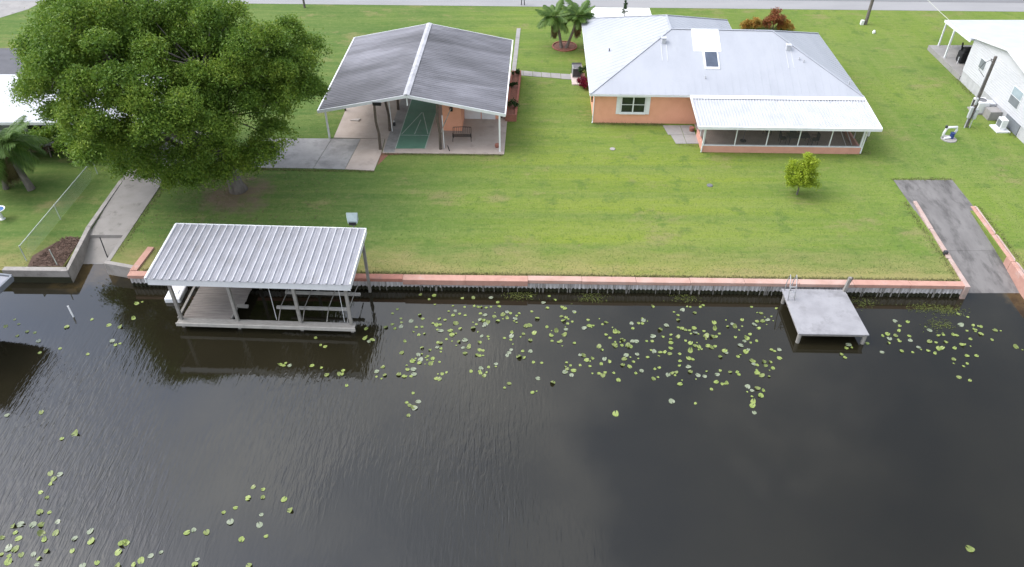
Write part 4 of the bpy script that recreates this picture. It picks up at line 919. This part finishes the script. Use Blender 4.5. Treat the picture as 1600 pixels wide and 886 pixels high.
def palm(label, trunks, nfr, ln, seed, dead=0, group=None):
    r = random.Random(seed); base = Vector(trunks[0][0]); t_ = thing('palm_tree', label, 'palm', base, group=group)
    ms = [frond_mesh('frond', ln, d, palmleaf, seed + i) for i, d in enumerate((.35, .7, 1.1))]; md = frond_mesh('dry_frond', ln * .8, 1.9, deadleaf, seed + 9)
    for (b, tp, rad) in trunks:
        b, tp = Vector(b), Vector(tp); mid = b.lerp(tp, .5) + Vector((.06, 0, .1))
        MB().tube([b, b.lerp(mid, .5), mid, mid.lerp(tp, .5), tp], [rad * 1.35, rad * 1.05, rad, rad * .95, rad * 1.2], 9).build('trunk', bark, t_)
        for k in range(nfr):
            a = 2.4 * k + r.uniform(-.25, .25); lay = k / nfr
            piece('frond', ms[min(2, int(lay * 3))], t_, tp - base, (r.uniform(-.2, .2), R(-38) + lay * R(62) + r.uniform(-.2, .2), a)).scale = (r.uniform(.78, 1.12),) * 3
        for k in range(dead):
            piece('dry_frond', md, t_, tp - base - Vector((0, 0, .2)), (0, R(42) + r.uniform(-.15, .2), 6.28 * k / max(1, dead) + r.uniform(-.3, .3)))
    return t_
b = G(880, 76)
palm('twin stemmed green palm growing in a brick ringed bed beside house', [((b.x - .15, b.y, 0), (b.x - .9, b.y + .3, 3.1), .13), ((b.x + .3, b.y, 0), (b.x + 1.35, b.y + .2, 3.2), .13)], 20, 2.1, 3, 5)
b = G(45, 296)
palm('ragged palm with hanging dry fronds on the far left lawn', [((b.x + .2, b.y, 0), (b.x - .7, b.y + .3, 3.7), .22), ((b.x - 1.7, b.y + .1, 0), (b.x - 1.5, b.y + .4, 3.3), .16)], 18, 3.1, 5, 11)
# mulch ring with bricks
b = G(882, 73); rg = thing('mulch_ring', 'round red mulch bed edged with bricks under twin palm', 'flower bed', b)
MB().lathe([(1.12, -.02), (1.1, .05), (.6, .10), (.05, .12)], b.x, b.y, 24).build('mulch', mulchr, rg)
bm_ = MB().box(-.11, .11, -.05, .05, 0, .1).mesh('brick', brickm)
for k in range(30):
    a = 2 * math.pi * k / 30; piece('brick', bm_, rg, (1.19 * math.cos(a), 1.19 * math.sin(a), rnd.uniform(0, .03)), (0, 0, a + R(90) + rnd.uniform(-.08, .08)))

# ------------------------------------------------------------------ trees and bushes
def limb(m, a, b, r0, r1, seed, n=5, wob=.35):
    r = random.Random(seed); a, b = Vector(a), Vector(b); pts = [a]
    for k in range(1, n): pts.append(a.lerp(b, k / n) + Vector((r.uniform(-wob, wob), r.uniform(-wob, wob), r.uniform(-wob, wob) * .6)))
    pts.append(b); m.tube(pts, r0, 7, r1); return pts
tb = Vector((-20.2, 48.2, 0)); tree = thing('shade_tree', 'huge spreading green shade tree towering over the left lawn', 'tree', tb)
tk = MB(); tk.tube([(tb.x + .1, tb.y, -.2), (tb.x, tb.y, .5), (tb.x - .25, tb.y + .1, 1.8), (tb.x - .5, tb.y + .2, 3.0)], [.75, .52, .46, .44], 12); tk.build('trunk', bark, tree, smooth=True)
CC = np.array([-24.6, 48.8, 8.3]); CRAD = np.array([10.7, 8.8, 5.8])
r = np.random.default_rng(5); cent, rad = [], []
tries = 0
while len(cent) < 150 and tries < 20000:
    tries += 1
    d_ = r.normal(size=3); d_ /= np.linalg.norm(d_); rr = r.uniform(.4, 1.) ** .5
    if d_[2] < -.35: continue
    lob = 1 + .16 * math.sin(3.1 * math.atan2(d_[1], d_[0]) + 1.2) + .09 * math.sin(5.3 * math.atan2(d_[1], d_[0]) + .4 + 2 * d_[2])
    c_ = CC + d_ * CRAD * rr * lob * np.array([.88, .88, .86])
    if c_[2] < 2.9 + max(0, -27 - c_[0]) * .75: continue
    if c_[0] < -31.0 - (c_[1] - 47) * .9: continue
    if any(np.linalg.norm(c_ - e) < 1.6 for e in cent): continue
    cent.append(c_); rad.append(r.uniform(.85, 1.5))
# hanging skirts at the water side
for (x, y, z, q_) in ((-22.6, 44.9, 2.9, 1.3), (-20.6, 45.2, 3.2, 1.4), (-19.0, 45.9, 3.4, 1.3), (-17.2, 46.4, 4.2, 1.3), (-26.2, 46.2, 3.2, 1.3), (-21.5, 44.6, 4.6, 1.5), (-19.4, 44.9, 5.2, 1.4), (-23.6, 44.4, 4.8, 1.5), (-25.6, 45.0, 5.0, 1.4), (-18.0, 47.4, 3.0, 1.2), (-25.4, 47.2, 2.2, 1.0), (-16.2, 47.2, 5.2, 1.3)): cent.append(np.array((x, y, z))); rad.append(q_)
br_ = MB(); hub = Vector((tb.x - .5, tb.y + .2, 3.0)); mains = []
for k in range(9):
    a = 2 * math.pi * k / 9 + .3; e = Vector((CC[0] + math.cos(a) * 5.0, CC[1] + math.sin(a) * 4.6, 7.2 + (k % 3) * 1.3)); mains.append(limb(br_, hub, e, .26, .10, k, 6, .45))
for k, c_ in enumerate(cent):
    c_ = Vector(c_); best = min((v for mm in mains for v in mm[1:]), key=lambda v: (v - c_).length); limb(br_, best, c_ - Vector((0, 0, .3)), .075, .02, 100 + k, 3, .25)
br_.build('limb', bark, tree, smooth=True)
P_ = clump_points(cent, rad, 3000, 40, 8, 1.0)
o = quads('crown', leaves(P_ - np.array(tb), .18, .085, .5, 9), oakleaf, tree)

q = G(1245, 304); st = thing('young_tree', 'small lime green tree standing on the lawn before the porch', 'tree', q)
sm2 = MB(); sm2.tube([(q.x, q.y, -.1), (q.x + .03, q.y, .5), (q.x - .02, q.y, 1.0)], .07, 8, .05); sm2.build('trunk', bark, st)
bl = MB()
cs = [(0, 0, 1.5), (.45, .1, 1.3), (-.45, .0, 1.35), (.1, .45, 1.6), (0, -.4, 1.2), (.3, .3, 2.0), (-.25, .2, 1.95), (.05, .1, 2.3), (.6, .3, 1.75), (-.55, .25, 1.7), (.2, -.2, 1.9), (-.3, -.2, 1.75), (.1, -.1, 2.15), (.3, .1, .85), (-.35, .05, .8), (0, .3, .85), (.05, -.3, .9), (.5, -.1, 1.0), (-.5, -.1, 1.05)]
cs = [(1.3 * a_, 1.3 * b_, 1.22 * c_ - .1) for a_, b_, c_ in cs]
for k, c_ in enumerate(cs): limb(bl, (q.x, q.y, .9), (q.x + c_[0], q.y + c_[1], c_[2]), .03, .01, k, 3, .06)
bl.build('limb', bark, st); quads('crown', leaves(clump_points([(a_ + rnd.uniform(-.15, .15), b_ + rnd.uniform(-.15, .15), c_ + rnd.uniform(-.12, .18)) for a_, b_, c_ in cs], [rnd.uniform(.42, .72) for _ in cs], 900, 14, 21), .13, .06, .5, 22), limeleaf, st)

q = G(1207, 46); cb = thing('croton_bush', 'big rounded red brown bush behind the house roof', 'bush', q)
cs = [(0, 0, .9), (.6, 0, .8), (-.6, 0, .8), (0, .5, .9), (.3, -.3, 1.3), (-.3, -.3, 1.3), (0, 0, 1.7), (.8, .1, .4), (-.8, .1, .4)]
MB().tube([(q.x, q.y, 0), (q.x, q.y, 1.2)], .06).build('stem', bark, cb); quads('foliage', leaves(clump_points(cs, [.6] * 9, 420, 8, 41), .26, .07, .3, 42), croton, cb)
for (px, py, lab, h_) in ((1166, 46, 'orange and yellow bush at the left end of the row behind roof', 1.0), (1180, 45, 'orange and yellow bush touching the rounded red brown bush', 1.1), (1226, 48, 'small yellow tipped bush at the right of the red brown bush', 1.0)):
    q = G(px, py); yb = thing('croton_bush', lab, 'bush', q); cs = [(-.4, 0, .35), (.4, 0, .35), (0, .2, .5), (0, -.1, h_ * .8)]
    MB().tube([(q.x, q.y, 0), (q.x, q.y, .5)], .05).build('stem', bark, yb)
    quads('foliage', leaves(clump_points(cs, [.42] * 4, 260, 8, int(px)), .34, .06, .1, int(px)), crotony, yb)
q = G(976, 26); cy = thing('slim_cypress', 'slim dark cypress beside the bright driveway behind the house', 'shrub', q)
MB().tube([(q.x, q.y, 0), (q.x, q.y, .5)], .05).build('stem', bark, cy); quads('foliage', leaves(clump_points([(0, 0, .5 + .28 * k) for k in range(6)], [.3, .32, .28, .22, .16, .1], 180, 6, 51), .14, .05, .2, 52), darkleaf, cy)
for (px, lab) in ((815, 'left leg post of the dark sign by the road'), (820, 'right leg post of the dark sign by the road')):
    pass
q = G(817, 8); sg = thing('roadside_post', 'dark twin leg roadside post beyond the carport', 'post', q)
for dx in (-.17, .17): MB().bar((q.x + dx, q.y, 0), (q.x + dx * .6, q.y, 1.2), .09, .09).build('leg', black, sg)
MB().box(q.x - .3, q.x + .3, q.y - .1, q.y + .25, 1.2, 1.55).build('box', darkgrey, sg, bevel=.04)
q = G(476, 12); u3 = thing('utility_pole', 'dark thin pole on the verge beside the big tree', 'utility pole', q)
MB().tube([(q.x, q.y, -.2), (q.x, q.y, 5)], .12, 9, .1).build('pole', polewood, u3); MB().box(q.x - .1, q.x + .1, q.y - .2, q.y - .12, 1.5, 1.9).build('tag_plate', white, u3)
# small things in the lawn
for (px, py, lab) in ((957, 233, 'small grey valve lid sunk in the lawn below the window'), (1109, 290, 'small dark valve lid sunk in the lawn left of young tree')):
    q = G(px, py); o = MB().lathe([(.22, -.02), (.22, .04), (.18, .06), (.05, .065)], q.x, q.y, 14).build('valve_lid', retwall if px < 1000 else grey); tag(o, lab, 'lid')

# grass that stands up: blades on the lawn, dry fringe along walls and slabs
def blades(P, h, wd, seed):
    r = np.random.default_rng(seed); n = len(P); a = r.uniform(0, 2 * np.pi, n); hh = h * r.uniform(.5, 1.3, n)
    t = np.stack([np.cos(a), np.sin(a), np.zeros(n)], 1) * wd; tip = np.stack([r.normal(0, .5, n) * hh, r.normal(0, .5, n) * hh, hh], 1)
    return np.stack([P - t, P + t, P + tip + t * .2, P + tip - t * .2], 1)
n = 70000
Y = 38.4 + (r.uniform(0, 1, n) ** 1.5) * 30; X = r.uniform(-33, 40, n)
ok = ((X > -23.8) & (X < 28.2) | (X < -29.6) | (X > 33.4) | (Y > 51)) & (Y > 38.75 - .0203 * (X + 24.4))
for (x0, x1, y0, y1) in ((-21, -10.2, 50.6, 56), (-14.6, .5, 53.1, 69), (6.6, 28.2, 53.6, 75), (12.4, 15.2, 54.8, 58.3), (40.5, 60, 54, 74), (-54, -28, 53.4, 62), (5.4, 6.8, 65.5, 68.6), (-.1, 5.8, 66.4, 69.1), (28.4, 33.3, 34, 50), (-29.5, -24, 38, 57.2)): ok &= ~((X > x0) & (X < x1) & (Y > y0) & (Y < y1))
P_ = np.stack([X[ok], Y[ok], np.zeros(ok.sum())], 1)
o = quads('grass', blades(P_, .04, .02, 3), tuftleaf); o['kind'] = 'stuff'
ed = []
def along(a, b, n, sp=.12):
    t = r.uniform(0, 1, n)[:, None]; a = np.array(a); b = np.array(b); ed.append(np.concatenate([a + (b - a) * t + r.normal(0, sp, (n, 2)), np.zeros((n, 1))], 1))
along((-23.6, Fy(-23.6) + .62), (28.2, Fy(28) + .62), 9000, .10)
along((13.2, 54.8), (28.2, 53.4), 900); along((6.9, 58.3), (12.7, 58.1), 700); along((-10.2, 53.3), (-.7, 53.1), 900, .08); along((-20.5, 51.1), (-10.5, 50.7), 900, .08); along((28.4, 49.6), (33, 49.6), 400); along((33.2, 46), (33.0, 37), 600); along((28.2, 46.5), (28.1, 38), 500)
along((40.8, 56), (40.9, 67), 900, .2); along((-25.9, 40.6), (-25.8, 49), 500)
o = quads('edge_grass', blades(np.concatenate(ed), .09, .02, 5), dryleaf); o['kind'] = 'stuff'
n = 900
fa = r.uniform(0, 2 * np.pi, n); fr_ = r.uniform(0, 1, n) ** .7 * 9
P_ = np.stack([-21.5 + fr_ * np.cos(fa), 47.5 + fr_ * .8 * np.sin(fa), np.full(n, .03)], 1)
P_ = P_[(P_[:, 1] > 39.5) & (P_[:, 0] > -25.8)]
o = quads('fallen_leaves', leaves(P_, .13, .07, 3., 88), deadleaf); o['kind'] = 'stuff'
mc = MB()
for _ in range(700):
    x, y = rnd.uniform(-31.2, -29.0), rnd.uniform(39.15, 42.2)
    if x < -31.2 + (y - 39) * .25 + 0: continue
    a = rnd.uniform(0, 6.28); mc.bar((x, y, .05), (x + .12 * math.cos(a), y + .12 * math.sin(a), .05 + rnd.uniform(0, .07)), .035, .02)
mc.build('bark_chips', mulch, None, kind='stuff', loc=(0, 0, 0))

# ------------------------------------------------------------------ lily pads
def pad_mesh(i):
    r_ = random.Random(60 + i); n_ = 14; m = MB(); notch = R(24); fold = r_.choice([0, 0, 0, .25, .5, .9]); lift = r_.uniform(.0, .16)
    mid = [Vector((0, 0, .012))]; rings = []
    for rr in (.55, 1.):
        ring = []
        for k in range(n_ + 1):
            a = notch / 2 + (2 * math.pi - notch) * k / n_; q_ = rr * (1 + .05 * math.sin(3 * a + i))
            x, y = q_ * math.cos(a), q_ * math.sin(a) * (.82 + .03 * (i % 5))
            z = .02 + lift * (rr ** 3) * (.5 + .5 * math.sin(2 * a + i)) + (fold * max(0, x) if i % 2 else fold * max(0, -x) ** 1.2)
            ring.append(Vector((x, y, z)))
        rings.append(ring)
    for k in range(n_):
        m.poly([mid[0], rings[0][k], rings[0][k + 1]]); m.poly([rings[0][k], rings[1][k], rings[1][k + 1], rings[0][k + 1]])
    return m.mesh('lily_pad', (padleaf, padpale, padolive)[i % 3], smooth=True)
pads = [pad_mesh(i) for i in range(12)]
LOOK = ('yellow green', 'pale grey green', 'dull olive')
def Z(ox, oy, s, txt): return [(ox + float(a) / s, oy + float(b_) / s) for a, b_ in (w_.split(',') for w_ in txt.split())]
pts = Z(560, 420, 4.43, '237,310 270,280 295,345 298,372 295,402 252,415 188,405 235,385 365,362 400,405 440,403 418,458 457,450 425,320 445,347 515,378 540,388 565,388 548,422 570,430 600,355 560,348 625,295 655,258 672,292 655,322 700,313 740,322 735,265 675,378 705,415 635,427 648,458 610,488 795,412 817,385 868,395 880,385 840,355 866,357 897,370 800,260 828,265 850,265 885,270 918,265 975,260 845,310 875,320 940,332 965,362 1000,318 1030,300 1052,308 1030,342 1085,345 1112,310 1095,325 1200,297 1238,345 1280,235 1308,272 1410,265 1430,275 1495,300 1405,330 1437,337 1420,360 1448,380 1480,367 1437,420 1425,458 1305,405 1370,432 1335,460 1340,500 1385,508 1400,503 1495,515 1160,397 1185,392 1142,452 1217,445 1190,495 1010,480 1058,468 1062,442 1055,492 853,467 898,470 840,510 695,505 737,495 725,547 763,543 738,585 840,563 863,567 820,597 838,602 1057,562 1042,582 1030,600 1137,570 1190,573 1112,610 1145,617 1212,647 1268,652 1440,650 1468,670 1445,695 1490,705 1475,737 1430,715 1345,790 1243,760 1043,795 1012,825 1205,857 780,712 848,690 900,683 952,660 845,722 870,742 440,548 495,563 415,595 430,630 423,652 480,605 515,622 500,657 375,640 300,582 322,503 382,697 340,697 365,745 385,730 280,732 320,743 550,510 570,515 545,545 572,552 560,765 540,760 580,728 170,680 125,712 182,737 48,482 75,503 95,497 530,248 490,212 720,205 795,203 918,200 965,232 1320,190 1190,192 1360,217 430,180 525,185')
pts += Z(860, 440, 4.026, '155,195 237,242 245,278 268,278 212,293 327,270 350,257 408,318 430,320 350,335 375,355 400,398 410,408 450,365 462,370 515,377 540,377 485,405 500,408 450,402 510,265 518,295 555,262 585,245 580,265 645,158 690,302 730,277 777,192 802,212 803,242 830,180 880,160 908,197 943,160 960,150 645,345 605,375 640,375 708,348 757,335 757,365 757,385 800,350 805,290 828,295 850,305 875,308 903,293 910,322 965,312 978,345 1020,347 1043,347 1063,328 1030,258 1035,298 850,372 880,388 910,405 935,412 992,405 1015,415 1035,408 880,438 870,483 895,490 757,420 750,455 652,440 690,445 718,445 612,477 545,458 485,462 465,487 475,465 522,505 498,535 455,525 325,430 305,410 340,487 320,520 372,508 265,485 228,495 187,462 210,465 187,527 248,533 305,578 330,590 345,572 398,575 428,620 537,577 573,563 657,550 685,542 648,612 740,588 765,577 790,572 810,530 815,500 813,455 868,537 880,568 928,590 970,597 1050,585 1068,560 1130,570 1175,570 1185,585 1043,632 1080,645 1110,640 1013,678 1095,437 1105,448 1068,473 1180,472 1197,402 1228,442 1245,428 1220,375 1235,357 1255,332 1163,350 1297,375 1145,268 1160,285 1115,283 1205,242 1285,270 1300,250 1310,295 1335,250 1365,240 1390,430 1410,438 1440,430 1440,482 1270,500 1280,520 1300,525 1345,505 1385,507 1355,530 1400,545 1300,575 1328,592 1240,662 1268,687 1303,672 1340,687 1323,718 1275,757 1270,782 1282,825 763,755 912,767 410,833 815,645 1265,160 1325,200 1420,170')
pts += Z(1160, 380, 3.636, '867,443 938,448 893,470 888,500 870,525 823,517 797,528 835,543 832,567 893,558 948,528 953,553 1063,495 1062,560 1000,592 1055,612 1093,627 967,620 905,614 793,620 710,570 603,577 590,597 563,632 582,650 1100,565 1115,600 1130,598 1205,597 1155,562 1112,525 1140,520 1198,520 1218,525 1240,465 1225,402 1280,420 1275,498 1310,468 1355,475 1320,490 1355,517 1418,550 1435,495 1295,545 1330,640 1275,640 1277,685 1255,700 1200,660 1230,763 1292,780 1553,590 1248,578')
pts += Z(360, 480, 4.43, '590,213 625,263 657,275 345,400 370,405 382,388 410,405 630,420 667,470 755,465 775,465 780,440 805,543 1265,595 1220,660 1300,655 1240,680 1275,700 1233,750 1268,693 940,150 565,405')
pts += Z(0, 600, 3.0975, '35,152 200,138 300,265 365,242 245,433 290,438 260,460 245,485 197,525 228,550 193,620 240,622 65,688 100,680 160,682 200,682 280,668 75,720 90,748 12,745 203,725 215,755 270,722 362,748 437,713 440,760 350,808 42,795 45,832 75,800 8,825 103,827 163,825 40,863 225,810 190,845 590,773 612,770 573,815 730,832 780,815 683,855 648,875 470,865 1083,622 1140,600 1200,553 1115,668 905,720 938,707 1000,718 1170,752 955,850 943,875 1205,880 400,880 180,875 570,880')
pts += Z(340, 720, 5.336, '298,220 380,240 378,305 555,322 605,415 365,450 350,535 405,630')
pts += Z(0, 360, 3.408, '30,512 78,475 100,500 92,563 145,540 185,545 205,590 355,515 490,475 580,505 640,515 712,470 757,382 728,390 598,590 640,603 212,652 320,630 468,660 615,610')
pts += [(1515, 858)]
plist = []
for (px, py) in pts:
    v = G(px, py, WZ)
    if v.y > Fy(v.x) - .25: v.y = Fy(v.x) - .3
    s = (.092 + .09 * rnd.random() ** 1.3) * (1.12 if v.y < 28 else 1.) * (.85 if v.y > 35.5 else 1.)
    plist.append((s / (v - Vector((0, 0, CAM_H))).length, v, s))
plist.sort(key=lambda a: -a[0])
def zone(v):
    """nearest landmark, for labels"""
    n_ = 'at the seawall foot' if v.y > 36.1 else ('farthest from the seawall' if v.y < 30.5 else ('a few metres off the seawall' if v.y > 33.2 else 'well out from the seawall'))
    if v.x > 15 and v.y < 22: return 'alone near the bottom right corner of the canal', None
    if v.y < 28.5 and v.x < -8.9:
        return ('on ripples at the bottom left corner of the canal' if v.x < -16.5 and v.y < 22 else 'on ripples at the lower left edge of the canal' if v.x < -16.5 else 'on ripples right of the corner raft'), 'lily pads in the lower left foreground'
    if v.x < -21.5: return 'on grey water before the left ramp', 'lily pads off the left ramp'
    if v.x < -8.3: return 'in the dark reflection of the boathouse', 'lily pads in the boathouse reflection'
    if v.x > 20.9: return ('between the dock and the dark ramp, near the weed' if v.y > 34.2 else 'beyond the weed, right of the dock'), 'lily pads right of the dock'
    if v.x > 10.5: return 'left of the dock, ' + n_, 'lily pads left of the dock'
    if v.x > 2: return 'before the bleached cap, ' + n_, 'lily pads before the bleached seawall'
    return 'right of the boathouse, ' + n_, 'lily pads right of the boathouse'
extra = []
for k, (a, v, s) in enumerate(plist):
    rot = (rnd.uniform(-.14, .14), rnd.uniform(-.14, .14), rnd.uniform(0, 6.28))
    if k < 295:
        o = bpy.data.objects.new('lily_pad', pads[k % 12]); C.objects.link(o); o.location = (v.x, v.y, WZ + .012); o.rotation_euler = rot; o.scale = (s, s, s)
        lab, grp = zone(v); tag(o, ('large ' if s > .168 else 'small ' if s < .118 else '') + LOOK[k % 12 % 3] + ' lily pad ' + lab, 'lily pad', grp)
    else: extra.append((v, s, rot, pads[k % 12]))
for k in range(130):                                           # the smallest young pads between the others
    a_, v, s = plist[rnd.randrange(60, 300)]
    if v.x < -8 or v.y < 28: continue
    an = rnd.uniform(0, 6.28); dd = rnd.uniform(.18, .5); q = Vector((v.x + dd * math.cos(an), min(v.y + dd * math.sin(an), Fy(v.x) - .2), WZ))
    extra.append((q, rnd.uniform(.045, .085), (0, 0, rnd.uniform(0, 6.28)), pads[k % 12]))
ev, ef = [], []
for (v, s, rot, me) in extra:
    mt = Matrix.Translation((v.x, v.y, WZ + .012)) @ Matrix.Rotation(rot[2], 4, 'Z') @ Matrix.Scale(s, 4); i = len(ev)
    ev += [tuple(mt @ w_.co) for w_ in me.vertices]; ef += [tuple(i + j for j in p_.vertices) for p_ in me.polygons]
me = bpy.data.meshes.new('small_lily_pads'); me.from_pydata(ev, [], ef); me.materials.append(padleaf); o = bpy.data.objects.new('small_lily_pads', me); C.objects.link(o); o['kind'] = 'stuff'
# submerged weed by the right end of the wall and along its foot
wd_ = []
for (cx, cy, n_) in ((27.0, 35.9, 260), (25.5, 36.1, 200), (26.0, 34.6, 160), (5, 37.1, 160), (0.5, 37.3, 200), (11, 37.0, 120), (22, 36.6, 140)):
    wd_.append(np.stack([r.normal(cx, .5, n_), np.minimum(r.normal(cy, .25, n_), Fy(cx) - .05), np.full(n_, WZ + .01) + r.uniform(0, .03, n_)], 1))
o = quads('pond_weed', leaves(np.concatenate(wd_), .16, .03, 3., 77), weedleaf); o['kind'] = 'stuff'
